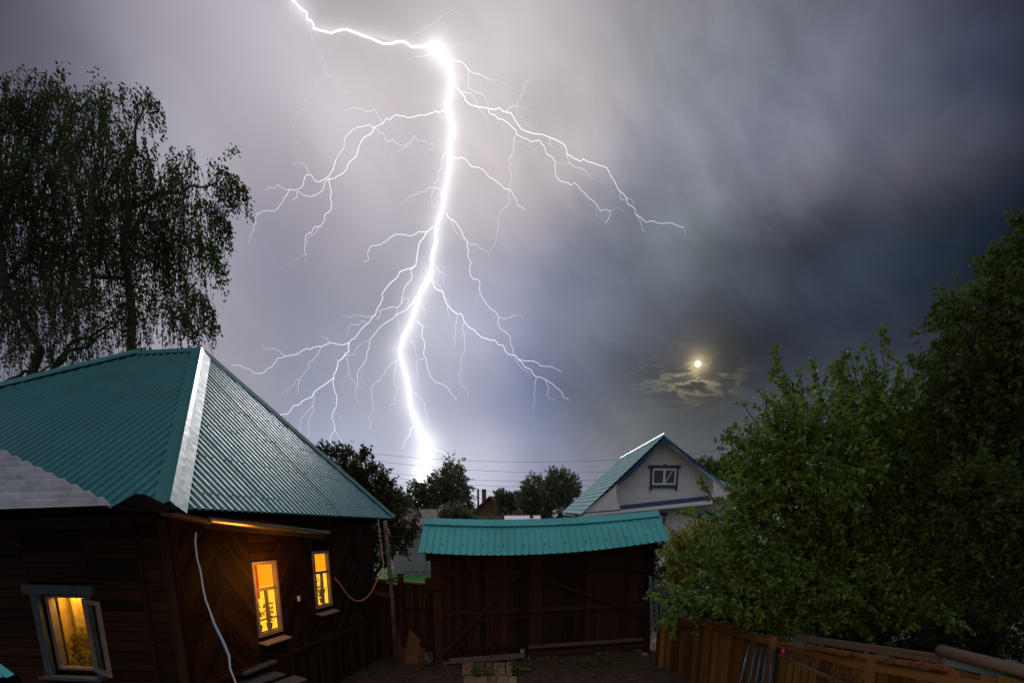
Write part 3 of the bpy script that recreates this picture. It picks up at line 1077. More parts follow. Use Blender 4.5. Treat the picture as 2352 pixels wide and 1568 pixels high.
def lit_window(w, red, seed, sill_drop=0.13):
    a, b, z0, z1 = w
    win = MB()
    # jambs, head and foot of the frame
    fw = 0.045
    for (x0, x1, y0, y1) in ((a - fw, a + 0.01, z0 - fw, z1 + fw), (b - 0.01, b + fw, z0 - fw, z1 + fw), (a + 0.01, b - 0.01, z1 - 0.005, z1 + fw), (a + 0.01, b - 0.01, z0 - fw, z0 + 0.005)):
        win.prism([PR(x0, y0, -0.02), PR(x1, y0, -0.02), PR(x1, y1, -0.02), PR(x0, y1, -0.02)], OUT_R * 0.062)
    wo_ = win.build('window', 'window_paint', house)
    tz = z0 + (z1 - z0) * 0.64
    mu = MB()
    mu.prism([PR(a, tz - 0.022, -0.012), PR(b, tz - 0.022, -0.012), PR(b, tz + 0.022, -0.012), PR(a, tz + 0.022, -0.012)], OUT_R * 0.045)
    mu.build('transom', 'window_paint', wo_)
    mx = (a + b) / 2
    mu = MB()
    mu.prism([PR(mx - 0.022, z0, -0.010), PR(mx + 0.022, z0, -0.010), PR(mx + 0.022, tz - 0.024, -0.010), PR(mx - 0.022, tz - 0.024, -0.010)], OUT_R * 0.040)
    mu.build('mullion', 'window_paint', wo_)
    if red:
        bz = z0 + (z1 - z0) * 0.2
        for (x0, x1) in ((a, mx - 0.024), (mx + 0.024, b)):
            mu = MB()
            mu.prism([PR(x0, bz - 0.010, -0.006), PR(x1, bz - 0.010, -0.006), PR(x1, bz + 0.010, -0.006), PR(x0, bz + 0.010, -0.006)], OUT_R * 0.03)
            mu.build('glazing_bar', 'window_paint', wo_)
    for (x0, x1, y0, y1) in ((a, b, tz + 0.022, z1), (a, mx - 0.022, z0, tz - 0.022), (mx + 0.022, b, z0, tz - 0.022)):
        gl = MB()
        gl.prism([PR(x0, y0, 0.006), PR(x1, y0, 0.006), PR(x1, y1, 0.006), PR(x0, y1, 0.006)], OUT_R * 0.003)
        gl.build('pane', 'pane_clear', wo_)
    # sloping ledge outside
    sl = MB()
    sl.prism([PR(a - 0.08, z0 - sill_drop, 0.02), PR(b + 0.08, z0 - sill_drop, 0.02), PR(b + 0.08, z0 - sill_drop - 0.035, 0.16), PR(a - 0.08, z0 - sill_drop - 0.035, 0.16)], V((0, 0, 0.018)))
    sl.build('sill', 'window_paint', wo_)
    # the lit room: far wall and curtains emit light in place of a lamp
    rm = MB()
    rm.prism([PR(a - 0.3, z0 - 0.4, -0.42), PR(b + 1.7, z0 - 0.4, -0.42), PR(b + 1.7, tz + 0.35, -0.42), PR(a - 0.3, tz + 0.35, -0.42)], N_ * 0.02)
    rm.build('glowing_room_wall', 'lit_yellow', wo_)
    rm = MB()
    rm.prism([PR(a - 0.3, tz + 0.352, -0.42), PR(b + 1.7, tz + 0.352, -0.42), PR(b + 1.7, z1 + 0.4, -0.42), PR(a - 0.3, z1 + 0.4, -0.42)], N_ * 0.02)
    rm.build('glowing_room_frieze', 'lit_yellow', wo_)
    # thin curtain in the upper light, its lamplight given by emission
    cu_ = MB()
    cu_.prism([PR(a, tz + 0.03, -0.05), PR(b + 0.1, tz + 0.03, -0.05), PR(b + 0.1, z1, -0.05), PR(a, z1, -0.05)], N_ * 0.004)
    cu_.build('glowing_net_curtain', 'lit_orange', wo_)
    if red:
        x0 = a + (b - a) * 0.20
        cu_ = MB()
        pts = [(x0 + 0.004 * math.sin(i * 1.3) + (b - a) * 0.11 * (i % 2), 0) for i in range(2)]
        cu_.prism([PR(x0, tz - 0.14, -0.040), PR(x0 + (b - a) * 0.13, tz - 0.14, -0.034), PR(x0 + (b - a) * 0.13, z1, -0.034), PR(x0, z1, -0.040)], N_ * 0.004)
        cu_.build('glowing_side_curtain', 'lit_red', wo_)  # curtain glows by its own emission
    potted_plant(PR(a + (b - a) * 0.30, z0 + 0.012, -0.10), 0.42, 0.10, 140, 0.045, wo_, 0.055, seed)
    potted_plant(PR(a + (b - a) * 0.84, z0 + 0.012, -0.11), 0.36, 0.09, 56, 0.06, wo_, 0.05, seed + 1)
    return wo_


lit_window(W1, True, 11)
lit_window(W2, False, 21)

# ---- open window at the left: curtains and a flowering plant inside
a, b, z0, z1 = W3
win = MB()
for (x0, x1, y0, y1) in ((a - 0.10, a, z0 - 0.06, z1 + 0.02), (b, b + 0.10, z0 - 0.06, z1 + 0.02)):
    win.prism([PL(x0, y0, -0.17), PL(x1, y0, -0.17), PL(x1, y1, -0.17), PL(x0, y1, -0.17)], OUT_L * 0.215)
win0 = win
wo_ = MB().prism([PL(a - 0.10, z0 - 0.06, -0.17), PL(a, z0 - 0.06, -0.17), PL(a, z1 + 0.02, -0.17), PL(a - 0.10, z1 + 0.02, -0.17)], OUT_L * 0.215).build('window', 'bluegrey_paint', house)
MB().prism([PL(b, z0 - 0.06, -0.17), PL(b + 0.10, z0 - 0.06, -0.17), PL(b + 0.10, z1 + 0.02, -0.17), PL(b, z1 + 0.02, -0.17)], OUT_L * 0.215).build('jamb', 'bluegrey_paint', wo_)
wo_['label'] = 'open window in weathered blue-grey casing with its casement swung out'
mbx = MB()
mbx.prism([PL(a - 0.17, z1 + 0.022, 0.0), PL(b + 0.17, z1 + 0.022, 0.0), PL(b + 0.17, z1 + 0.145, 0.0), PL(a - 0.17, z1 + 0.145, 0.0)], OUT_L * 0.075)
mbx.build('header_board', 'bluegrey_paint', wo_)
mbx = MB()
mbx.prism([PL(a - 0.12, z0 - 0.10, 0.0), PL(b + 0.12, z0 - 0.10, 0.0), PL(b + 0.12, z0 - 0.062, 0.0), PL(a - 0.12, z0 - 0.062, 0.0)], OUT_L * 0.14)
mbx.build('sill', 'bluegrey_paint', wo_)
mbx = MB()
for (x0, x1, y0, y1) in ((a, a + 0.05, z0, z1), (b - 0.05, b, z0, z1), (a + 0.05, b - 0.05, z0 - 0.06, z0 + 0.03), (a + 0.05, b - 0.05, z1 - 0.03, z1 + 0.02)):
    mbx.prism([PL(x0, y0, -0.16), PL(x1, y0, -0.16), PL(x1, y1, -0.16), PL(x0, y1, -0.16)], OUT_L * 0.10)
mbx.build('frame', 'casement_paint', wo_)
# room box
mbx = MB()
ra, rb, rz0, rz1, rd_ = a - 0.8, b + 0.8, z0 - 0.5, z1 + 0.5, -1.3
mbx.add([PL(x_, z_, d_) for d_ in (rd_, -0.22) for x_, z_ in ((ra, rz0), (rb, rz0), (rb, rz1), (ra, rz1))], [(0, 1, 2, 3), (0, 1, 5, 4), (1, 2, 6, 5), (2, 3, 7, 6), (3, 0, 4, 7)])
mbx.build('room_wall', 'room_wall', wo_)
# curtain in soft folds
vs, fs = [], []
nc = 70
for i in range(nc + 1):
    x = a - 0.3 + (b - a + 0.6) * i / nc
    dep = -0.42 + 0.05 * math.sin(i * 0.55) + 0.025 * math.sin(i * 1.27 + 1)
    for z in (z0 - 0.25, (z0 + z1) / 2, z1 + 0.1):
        vs.append(tuple(PL(x, z, dep + 0.01 * math.sin(z * 3 + i))))
for i in range(nc):
    for j in range(2):
        q = i * 3 + j
        fs.append((q, q + 3, q + 4, q + 1))
mbx = MB()
mbx.add(vs, fs)
mbx.build('curtain', 'curtain_cloth', wo_, smooth=True)
rg = np.random.default_rng(5)
n = 900
pp = []
for q in range(n):
    t = rg.uniform(0, 1)
    x = a + 0.04 + (b - a - 0.08) * rg.uniform(0, 1)
    top = z0 + 0.12 + 0.45 * (1 - abs((x - a) / (b - a) - 0.60) * 1.1)
    pp.append(tuple(PL(x, z0 + (top - z0) * t ** 0.7, -0.28 + rg.normal(0, 0.03))))
dd = rg.normal(size=(n, 3)) + np.array([0, -0.4, 0.3])
leaves('plant_leaves', np.array(pp), dd, 0.055, 0.35, 'house_leaf', wo_, rg)
# swung-out casement, hinged on the right jamb (nearest the corner)
hx = a
hp0, hp1 = PL(hx, z0 + 0.02, 0.03), PL(hx, z1 - 0.02, 0.03)
fe = U(296, 1560, 6.95)
sw = V((fe.x - hp0.x, fe.y - hp0.y, 0)).normalized()
cwid = (b - a) * 0.80
cs = MB()
nn_ = sw.cross(V((0, 0, 1)))
for (q0, q1, r0, r1) in ((0, 0.055, 0, 1), (cwid - 0.055, cwid, 0, 1)):
    cs.prism([hp0 + sw * q0, hp0 + sw * q1, hp1 + sw * q1, hp1 + sw * q0], nn_ * 0.04)
HH = V((0, 0, (hp1 - hp0).z))
for (zz0, zz1) in ((0, 0.055), (HH.z - 0.055, HH.z)):
    cs.prism([hp0 + sw * 0.055 + V((0, 0, zz0)), hp0 + sw * (cwid - 0.055) + V((0, 0, zz0)), hp0 + sw * (cwid - 0.055) + V((0, 0, zz1)), hp0 + sw * 0.055 + V((0, 0, zz1))], nn_ * 0.038)
cso = cs.build('casement', 'casement_paint', wo_)
cs = MB()
cs.prism([hp0 + sw * 0.05 + V((0, 0, 0.05)) + nn_ * 0.018, hp0 + sw * (cwid - 0.05) + V((0, 0, 0.05)) + nn_ * 0.018, hp0 + sw * (cwid - 0.05) + V((0, 0, HH.z - 0.05)) + nn_ * 0.018, hp0 + sw * 0.05 + V((0, 0, HH.z - 0.05)) + nn_ * 0.018], nn_ * 0.004)
cs.build('casement_pane', 'pane_clear', wo_)
pl = bpy.data.lights.new('room_lamp', 'POINT')
pl.energy = 30.0
pl.color = (1.0, 0.62, 0.14)
pl.shadow_soft_size = 0.12
plo = bpy.data.objects.new('room_lamp', pl)
plo.location = PL((a + b) / 2 + 0.1, z1 + 0.12, -0.25)
COL.objects.link(plo)
# added point lamp outside the glass, washing the boards beside the lit window
pl = bpy.data.lights.new('added_wall_glow', 'POINT')
pl.energy = 20.0
pl.color = (1.0, 0.33, 0.03)
pl.shadow_soft_size = 0.2
plo = bpy.data.objects.new('added_wall_glow', pl)
plo.location = PR(W1[0] + 0.15, W1[3] - 0.15, 0.42)
COL.objects.link(plo)

# ---- porch roof of grey asbestos-cement sheets over the left wall
A1, A0 = U(257, 1160, 6.5), U(-260, 1178, 6.2)
B1 = U(0, 1035, 7.5)
sdir = (A0 - A1).normalized()                    # ribs run along the lower edge
tdv = (B1 - A1)
nrmP = sdir.cross(tdv).normalized()
nrmP = nrmP if nrmP.z > 0 else -nrmP
tdir = nrmP.cross(sdir).normalized()
tdir = tdir if tdir.dot(tdv) > 0 else -tdir
TB_, SB_ = tdv.dot(tdir), tdv.dot(sdir)
WAVE = [(0.155 * i / 8, 0.028 * (1 - math.cos(2 * PI * i / 8))) for i in range(9)]


def lim_p(t):
    return (SB_ * t / TB_, (A0 - A1).length + 1.0)


corrugated(A1, tdir, sdir, nrmP, TB_ * 1.8, lim_p, WAVE, 0.9, 'porch_roof_sheet', 'slate', house, jitter=0.012)
mb = MB()
mb.add([A1 + nrmP * -0.05, A0 + sdir * 1.0 + nrmP * -0.05, A0 + sdir * 1.0 + tdir * TB_ * 1.8 + nrmP * -0.05, A1 + tdv * 1.8 + nrmP * -0.05], [(0, 1, 2, 3)])
mb.build('porch_roof_deck', 'dark_core', house)
plank('porch_beam', 'dark_core', A1 + V((-0.1, 0.12, -0.16)), A0 + V((0, 0.12, -0.16)), 0.14, 0.10, OUT_L, house)
# dark end of the porch gable that shows below the teal sheets
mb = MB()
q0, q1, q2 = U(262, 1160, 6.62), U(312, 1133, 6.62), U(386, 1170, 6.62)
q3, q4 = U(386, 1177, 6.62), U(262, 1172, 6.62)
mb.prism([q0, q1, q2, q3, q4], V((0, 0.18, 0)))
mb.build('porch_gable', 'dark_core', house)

# ---- gutters
def gutter(p, q, r, name, mat, parent):
    ax = (q - p).normalized()
    sd = ax.cross(V((0, 0, 1))).normalized()
    mb = MB()
    ns = 10
    for P in (p, q):
        for rr in (r, r * 0.9):
            for i in range(ns + 1):
                an = PI + PI * i / ns
                mb.v.append(tuple(P + sd * (math.cos(an) * rr) + V((0, 0, math.sin(an) * rr))))
    m_ = ns + 1
    for i in range(ns):
        mb.f.append((i, i + 1, 2 * m_ + i + 1, 2 * m_ + i))
        mb.f.append((m_ + i, 3 * m_ + i, 3 * m_ + i + 1, m_ + i + 1))
    mb.f.append((0, 2 * m_, 3 * m_, m_))
    mb.f.append((ns, m_ + ns, 3 * m_ + ns, 2 * m_ + ns))
    return mb.build(name, mat, parent, smooth=False)


gutter(U(378, 1172, 6.85), U(474, 1192, 7.6), 0.07, 'gutter_pipe', 'brown_pipe', house)
gutter(U(466, 1186, 7.6), U(750, 1219, 11.3), 0.075, 'gutter', 'zinc', house)
plank('fascia_board', 'grey_wood', U(470, 1200, 7.75), U(745, 1229, 11.3), 0.13, 0.03, OUT_R, house)
mb = MB()
sk = PR(mid12 - 0.02, wr(733, 1400)[1] if False else W1[2] + 0.42, 0.03)
mb.obox(sk, D_, OUT_R, V((0, 0, 1)), 0.03, 0.025, 0.045)
mb.build('wall_socket', 'white_pvc', house)

# ================================================================== cable hanging from the gutter
def t3(pts):
    return [((400 + x / 3.2875) / 1.0884, (1230 + y / 3.2875) / 1.0884) for x, y in pts]


hz = t3([(296, 330), (290, 400), (305, 540), (335, 650), (350, 760), (375, 880), (420, 1000), (450, 1080), (520, 1220), (570, 1340), (578, 1450), (625, 1568), (660, 1680)])
hp_ = [U(x, y, 7.35 - 0.02 * i) for i, (x, y) in enumerate(hz)]
mb = MB()
mb.tube(hp_, 0.011, 8)
hc = mb.build('hanging_cable', 'cable_white', smooth=True)
tag(hc, 'pale blue cable hanging from the brown gutter down the dark house wall', 'cable')
mb = MB()
mb.tube([p + V((-0.014, 0.004, 0)) for p in hp_[6:11]], [0.008, 0.014, 0.016, 0.014, 0.008], 8)
mb.build('blue_sleeve', 'hose_blue', hc, smooth=True)

# ================================================================== yard gate with its roof
gate = thing('yard_gate', 'double timber yard gate under a small teal ribbed roof', 'gate', (0.8, 13.6, 0))
GL = G(1003, 1527)
GR_ = G(1488, 1494)
GL.z = GR_.z = 0
gd_ = (GR_ - GL)
GW = gd_.length
gd_.normalize()
gn = V((gd_.y, -gd_.x, 0))                       # towards the viewer


def GP(s_, z, o=0.0):
    return GL + gd_ * s_ + V((0, 0, z)) + gn * o


print('gate', GL, GR_, GW)


def z_at(dx, dy, o=0.0):
    p = onplane(dx, dy, GL + gn * o, gn)
    return p.z


POSTZ = 2.42
for i, s_ in enumerate((0.06, GW * 0.385, GW - 0.06)):
    plank('gate_post', 'gate_wood', GP(s_, 0, -0.05), GP(s_, POSTZ + (0.12 if i == 2 else 0), -0.05), 0.20, 0.18, gn, gate)
plank('over_board', 'gate_wood', GP(-0.05, POSTZ + 0.14, -0.075), GP(GW + 0.05, POSTZ + 0.40, -0.075), 0.46, 0.03, gn, gate)
plank('lintel', 'gate_wood', GP(-0.15, POSTZ + 0.0, 0.0), GP(GW + 0.15, POSTZ + 0.12, 0.0), 0.16, 0.14, gn, gate)
mid = GW * 0.385


def leaf(s0, s1, brace_up, zb=0.06, zt=2.40):
    ztop = zt
    lf = thing  # readability
    s_ = s0
    i = 0
    while s_ < s1 - 0.03:
        w_ = min(random.uniform(0.12, 0.16), s1 - s_)
        plank('gate_board', 'gate_wood', GP(s_ + w_ / 2, zb + random.uniform(-0.03, 0.03), -0.045 + random.uniform(-0.004, 0.004)), GP(s_ + w_ / 2, 2.46 + 0.26 * s_ / GW + random.uniform(-0.03, 0.03), -0.045), w_ - random.uniform(0.001, 0.005), 0.026, gn, gate)
        s_ += w_
    for z in (zb + 0.26, zb + 1.12, zt - 0.36):
        plank('gate_rail', 'gate_wood', GP(s0, z, 0.0), GP(s1, z, 0.0), 0.11, 0.05, gn, gate)
    if brace_up:
        plank('gate_brace', 'gate_wood', GP(s0 + 0.05, zb + 0.2, 0.05), GP(s1 - 0.15, zt - 0.40, 0.05), 0.10, 0.045, gn, gate)
    else:
        plank('gate_brace', 'gate_wood', GP(s0 + (s1 - s0) * 0.12, zt - 0.5, 0.05), GP(s1 - 0.1, zb + 0.9, 0.05), 0.10, 0.045, gn, gate)


leaf(0.08, mid - 0.02, True)
leaf(mid + 0.02, GW - 0.08, False)
plank('threshold', 'grey_wood', GP(0.25, 0.12, 0.20), GP(mid - 0.05, 0.14, 0.20), 0.12, 0.10, gn, gate)
plank('threshold', 'gate_wood', GP(mid + 0.1, 0.12, 0.10), GP(GW - 0.1, 0.14, 0.10), 0.14, 0.06, gn, gate)
plank('gate_board', 'grey_wood', GP(mid + 0.10, 0.30, 0.04), GP(GW - 0.2, 0.32, 0.04), 0.09, 0.03, gn, gate)
# latch bar frame propped on the left leaf
plank('latch_bar', 'log_wood', GP(0.75, 1.02, 0.10), GP(mid + 0.05, 1.02, 0.10), 0.05, 0.04, gn, gate)
plank('latch_prop', 'log_wood', GP(1.30, 0.20, 0.13), GP(1.30, 1.12, 0.09), 0.06, 0.04, gn, gate)
for q in range(1):
    mb = MB()
    mb.obox(GP(mid - 0.07, 0.22 + q * 0.16, 0.09), gd_, gn, V((0, 0, 1)), 0.05, 0.02, 0.05)
    mb.build('hasp', 'antenna_metal', gate)

# roof of the gate, sagging with age
RT = [(975, 1193.5), (1088, 1198), (1165, 1198.5), (1247, 1197), (1350, 1190), (1511, 1176.8)]
RB = [(960, 1268), (1080, 1274), (1192, 1275), (1328, 1267), (1440, 1252), (1539.5, 1240.5)]


def interp(tab, x):
    for (x0, y0), (x1, y1) in zip(tab[:-1], tab[1:]):
        if x <= x1:
            t = (x - x0) / (x1 - x0)
            return y0 + (y1 - y0) * t
    return tab[-1][1]


NS = 36
# smooth with a quadratic fit so that the roof bows evenly
ct = np.polyfit([p[0] for p in RT], [p[1] for p in RT], 2)
cb = np.polyfit([p[0] for p in RB], [p[1] for p in RB], 2)
ridge0 = GL - gn * 0.10
eave0 = GL + gn * 0.78


def roof_pts(u):
    xt = 975 + (1511 - 975) * u
    xb = 960 + (1539.5 - 960) * u
    return onplane(xt, float(np.polyval(ct, xt)), ridge0, gn), onplane(xb, float(np.polyval(cb, xb)), eave0, gn)


u = 0.0
pitch_u = 1.0 / NS
sheet = MB()
prev = None
cnt = 0
e_prev = None
sheets = []
prof = [(0.0, 0.0), (0.78, 0.0), (0.84, 0.022), (0.94, 0.022)]
cols = []
for kx in range(NS):
    for f, h in prof:
        cols.append(((kx + f) / NS, h))
cols.append((1.0, 0.0))
per = len(prof) * 7
i = 0
while i < len(cols) - 1:
    seg = cols[i:min(len(cols), i + per + 1)]
    mb = MB()
    off = random.uniform(0.0, 0.006)
    for (uu, h) in seg:
        tp, bt = roof_pts(uu)
        nr = (tp - bt).cross(gd_).normalized()
        nr = nr if nr.z > 0 else -nr
        jut = random.uniform(-0.004, 0.004)
        for q in range(5):
            p = bt.lerp(tp, q / 4) + nr * (h + off)
            if q == 0:
                p = p + (bt - tp).normalized() * jut
            mb.v.append(tuple(p))
    for c_ in range(len(seg) - 1):
        for q in range(4):
            mb.f.append((c_ * 5 + q, c_ * 5 + 5 + q, c_ * 5 + 6 + q, c_ * 5 + 1 + q))
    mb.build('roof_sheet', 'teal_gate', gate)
    i += per
# ridge cap and the rear slope
mbc, mbr, mbd = MB(), MB(), MB()
for i in range(41):
    uu = i / 40
    tp, bt = roof_pts(uu)
    dn = (bt - tp).normalized()
    nr = (tp - bt).cross(gd_).normalized()
    nr = nr if nr.z > 0 else -nr
    back = V((-dn.x, -dn.y, dn.z))
    back = (back - gd_ * back.dot(gd_)).normalized()
    mbc.v += [tuple(tp + dn * 0.20 + nr * 0.034), tuple(tp + dn * 0.20 + nr * 0.046), tuple(tp + V((0, 0, 0.055))), tuple(tp + back * 0.2 + V((0, 0, 0.05)))]
    mbr.v += [tuple(tp + V((0, 0, 0.0))), tuple(tp + back * 0.95)]
    mbd.v += [tuple(tp - nr * 0.05), tuple(bt - nr * 0.05 - dn * 0.05)]
for i in range(40):
    for q in range(3):
        mbc.f.append((i * 4 + q, i * 4 + 4 + q, i * 4 + 5 + q, i * 4 + 1 + q))
    mbr.f.append((i * 2, i * 2 + 2, i * 2 + 3, i * 2 + 1))
    mbd.f.append((i * 2, i * 2 + 2, i * 2 + 3, i * 2 + 1))
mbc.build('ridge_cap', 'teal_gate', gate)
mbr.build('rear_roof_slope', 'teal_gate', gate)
mbd.build('roof_boarding', 'dark_core', gate)
for i in range(7):
    tp, bt = roof_pts(0.05 + 0.9 * i / 6)
    plank('rafter', 'gate_wood', bt.lerp(tp, 0.08) + V((0, 0, -0.12)), tp + V((0, 0, -0.10)), 0.07, 0.09, V((0, 0, 1)), gate)
mb = MB()
for i in range(11):
    uu = 0.09 + 0.083 * i
    tp, bt = roof_pts(uu)
    nr = (tp - bt).cross(gd_).normalized()
    nr = nr if nr.z > 0 else -nr
    mb.obox(bt.lerp(tp, 0.28) + nr * 0.014, gd_, (tp - bt).normalized(), nr, 0.012, 0.012, 0.008)
so = mb.build('screws', 'iron', gate)
so['kind'] = 'stuff'

# ================================================================== plank fence between the house and the gate
F0 = G(800, 1515)
F0 = V((F0.x, 14.2, 0))
F1 = GL + V((-0.05, 0.1, 0))
fd_ = (F1 - F0)
FL = fd_.length
fd_.normalize()
fn = V((fd_.y, -fd_.x, 0))
yf = thing('plank_fence', 'dark upright plank fence joining the house to the roofed gate', 'fence', F0)
s_ = 0.0
while s_ < FL:
    w_ = random.uniform(0.13, 0.19)
    h = 1.80 + random.uniform(-0.05, 0.05) + 0.10 * (1 - s_ / FL)
    plank('fence_board', 'log_wood', F0 + fd_ * (s_ + w_ / 2), F0 + fd_ * (s_ + w_ / 2) + V((0, 0, h)), w_ - 0.012, 0.026, fn, yf)
    s_ += w_
for z in (0.45, 1.25):
    plank('fence_rail', 'log_wood', F0 + V((0, 0, z)) + fn * 0.04, F1 + V((0, 0, z)) + fn * 0.04, 0.09, 0.045, fn, yf)
plank('fence_top_rail', 'pale_plank', F0 + V((0, 0, 1.93)) + fn * 0.02, F1 + V((0, 0, 1.82)) + fn * 0.02, 0.05, 0.09, fn, yf)
plank('fence_brace', 'log_wood', F0 + fd_ * 0.3 + V((0, 0, 0.45)) + fn * 0.07, F0 + fd_ * 1.15 + V((0, 0, 1.35)) + fn * 0.07, 0.08, 0.04, fn, yf)
plank('fence_crossboard', 'pale_plank', U(852, 1360, 13.7), U(905, 1368, 13.5), 0.11, 0.03, fn, yf)
fp_ = F0 + fd_ * (FL - 0.75)
plank('fence_post', 'log_wood', fp_ + fn * 0.08, fp_ + fn * 0.08 + V((0, 0, 2.05)), 0.11, 0.10, fn, yf)
plank('fence_panel', 'log_wood', GP(-0.22, 1.86, 0.14), GP(0.22, 1.86, 0.14), 0.26, 0.03, gn, yf)

# slanted wooden mast with the aerial
pa, pb = U(885, 1196, 12.6), G(910, 1531)
pb.z = 0
pole = MB()
pole.tube([pb, pb.lerp(pa, 0.5) + V((0.02, 0, 0)), pa], [0.055, 0.048, 0.042], 10)
po = pole.build('wooden_pole', 'grey_wood', smooth=True)
tag(po, 'thin grey timber pole leaning beside the house corner, carrying a small aerial', 'pole')
plank('cross_arm', 'pale_plank', U(876, 1336, 12.5), U(926, 1322, 12.9), 0.04, 0.035, V((0, -1, 0)), po)
an = thing('tv_antenna', 'small rod aerial clamped upright on the leaning pole', 'antenna', U(880, 1290, 12.5))


def t4(x, y):
    return ((640 + x / 3.647) / 1.0884, (1060 + y / 3.647) / 1.0884)


mb = MB()
mb.tube([U(*t4(1113, 862), 12.5), U(*t4(1135, 1050), 12.5), U(*t4(1158, 1245), 12.5)], 0.012, 8)
mb.build('mast', 'antenna_metal', an)
for x, y in ((1122, 935), (1132, 1000), (1138, 1040), (1140, 1075), (1130, 1120), (1145, 1165), (1140, 1200), (1150, 1225)):
    mb = MB()
    c0 = U(*t4(x - 24, y - 26), 12.35)
    c1 = U(*t4(x + 18, y + 24), 12.6)
    mb.tube([c0, c1], 0.008, 6)
    mb.build('element', 'antenna_metal', an)
for y in (975, 1180):
    mb = MB()
    mb.tube([U(*t4(1130, y), 12.5), U(*t4(1208, y + 3), 12.58)], 0.008, 6)
    mb.build('bracket', 'iron', an)
cp = t3([(1832, 545), (1838, 590), (1815, 660), (1780, 730), (1740, 815), (1700, 862), (1665, 885), (1630, 893), (1595, 885), (1560, 862), (1520, 815), (1475, 745), (1430, 700)])
mb = MB()
mb.tube([U(x, y, 12.45 - 0.06 * i) for i, (x, y) in enumerate(cp)], 0.011, 8)
tag(mb.build('antenna_cable', 'cable_copper', smooth=True), 'copper coloured cable sagging in a loop from the aerial to the house', 'cable')

# ================================================================== right-hand fence, lit by the room
R0 = V((3.28, 13.4, 0))
R1 = V((4.62, 5.6, 0))
rv = R1 - R0
RL = rv.length
rv.normalize()
rn_ = V((-rv.y, rv.x, 0))
rn_ = rn_ if rn_.x < 0 else -rn_                 # towards the yard
rf = thing('board_fence', 'warm lit upright board fence with a rusty capping under the apple tree', 'fence', R0)


FT = []
for x, y in ((1524, 1440), (1550, 1418), (1582, 1409), (1728, 1448), (1870, 1488), (1960, 1504), (2060, 1521), (2180, 1537), (2300, 1556)):
    p = onplane(x, y, R0, rn_)
    FT.append(((p - R0).dot(rv), p.z))


def ftop(s_):
    return float(np.interp(s_, [q[0] for q in FT], [q[1] for q in FT]))


print('fence top', FT)
s_ = 0.0
while s_ < RL + 2.0:
    w_ = random.uniform(0.17, 0.24)
    pz = R0 + rv * (s_ + w_ / 2)
    plank('fence_board', 'fence_wood', pz + rn_ * random.uniform(-0.004, 0.004), pz + V((0, 0, ftop(s_) + random.uniform(-0.03, 0.02))) + rn_ * random.uniform(-0.012, 0.004), w_ - random.uniform(0.004, 0.012), 0.025, rn_, rf)
    s_ += w_
for i in range(5):
    q = i * 2.0 + 0.5
    pz = R0 + rv * q
    plank('fence_post', 'fence_wood', pz + rn_ * 0.075, pz + rn_ * 0.075 + V((0, 0, ftop(q) + 0.02)), 0.10, 0.09, rn_, rf)
for i in range(5):
    q0, q1 = i * 2.0, i * 2.0 + 2.0
    plank('fence_rail', 'fence_wood', R0 + rv * q0 + rn_ * 0.04 + V((0, 0, ftop(q0) - 0.10)), R0 + rv * q1 + rn_ * 0.04 + V((0, 0, ftop(q1) - 0.10)), 0.10, 0.045, rn_, rf)
cpx = [(1855, 1484), (1950, 1500), (2060, 1518), (2180, 1534)]
pts = [onplane(x, y, R0 + rn_ * 0.03, rn_) for x, y in cpx]
for p, q in zip(pts[:-1], pts[1:]):
    mb = MB()
    ax = (q - p).normalized()
    mb.obox((p + q) / 2, ax, rn_, ax.cross(rn_), (q - p).length / 2, 0.055, 0.022)
    mb.build('rusty_cap', 'rust', rf)
plank('back_rail', 'grey_wood', onplane(1830, 1463, R0 - rn_ * 0.10, rn_), onplane(2160, 1512, R0 - rn_ * 0.10, rn_), 0.10, 0.04, rn_, rf)

# long pipe and patterned strip lying across the fence top
pz0, pz1 = U(2157, 1492, 6.3), U(2440, 1562, 5.2)
mb = MB()
mb.tube([pz0, (pz0 + pz1) / 2, pz1], 0.062, 14)
tag(mb.build('concrete_pipe', 'pipe_grey', smooth=True), 'long grey-brown pipe lying along the fence top at the frame edge', 'pipe')
plank('strip', 'teal_strip', U(2172, 1522, 6.15), U(2420, 1578, 5.3), 0.09, 0.05, V((-0.5, -0.4, 0.7)))
o = bpy.data.objects[-1] if False else None
for ob in COL.objects:
    if ob.name == 'strip':
        ob.name = 'painted_strip'
        tag(ob, 'narrow blotched teal batten lying just below the long pipe', 'batten')

# bundle of blue-grey tubes leaning on the fence
for i, (x0, y0, x1, y1) in enumerate(((1722, 1484, 1690, 1600), (1738, 1487, 1712, 1604), (1752, 1486, 1728, 1602), (1764, 1490, 1744, 1606), (1778, 1494, 1762, 1600))):
    p, q = U(x0, y0, 8.55 - i * 0.06), U(x1, y1, 8.1 - i * 0.1)
    mb = MB()
    mb.tube([p, q], 0.024, 10)
    tag(mb.build('metal_tube', 'blue_pipe', smooth=True), ['blue-grey tube leaning on the fence, leftmost of the bundle', 'blue-grey tube second from the left of the leaning bundle', 'blue-grey tube in the middle of the leaning bundle',
        'blue-grey tube second from the red cap in the bundle', 'blue-grey tube standing next to the red cap'][i], 'tube', 'tubes leaning on the fence')
mb = MB()
cpos = U(1797, 1496, 8.3)
mb.tube([cpos + V((0, 0, -0.05)), cpos + V((0, 0, 0.03)), cpos + V((0, 0, 0.05))], [0.035, 0.032, 0.014], 10)
tag(mb.build('red_plug', 'red_plastic', smooth=True), 'small red plug at the end of the tube bundle by the fence', 'cap')
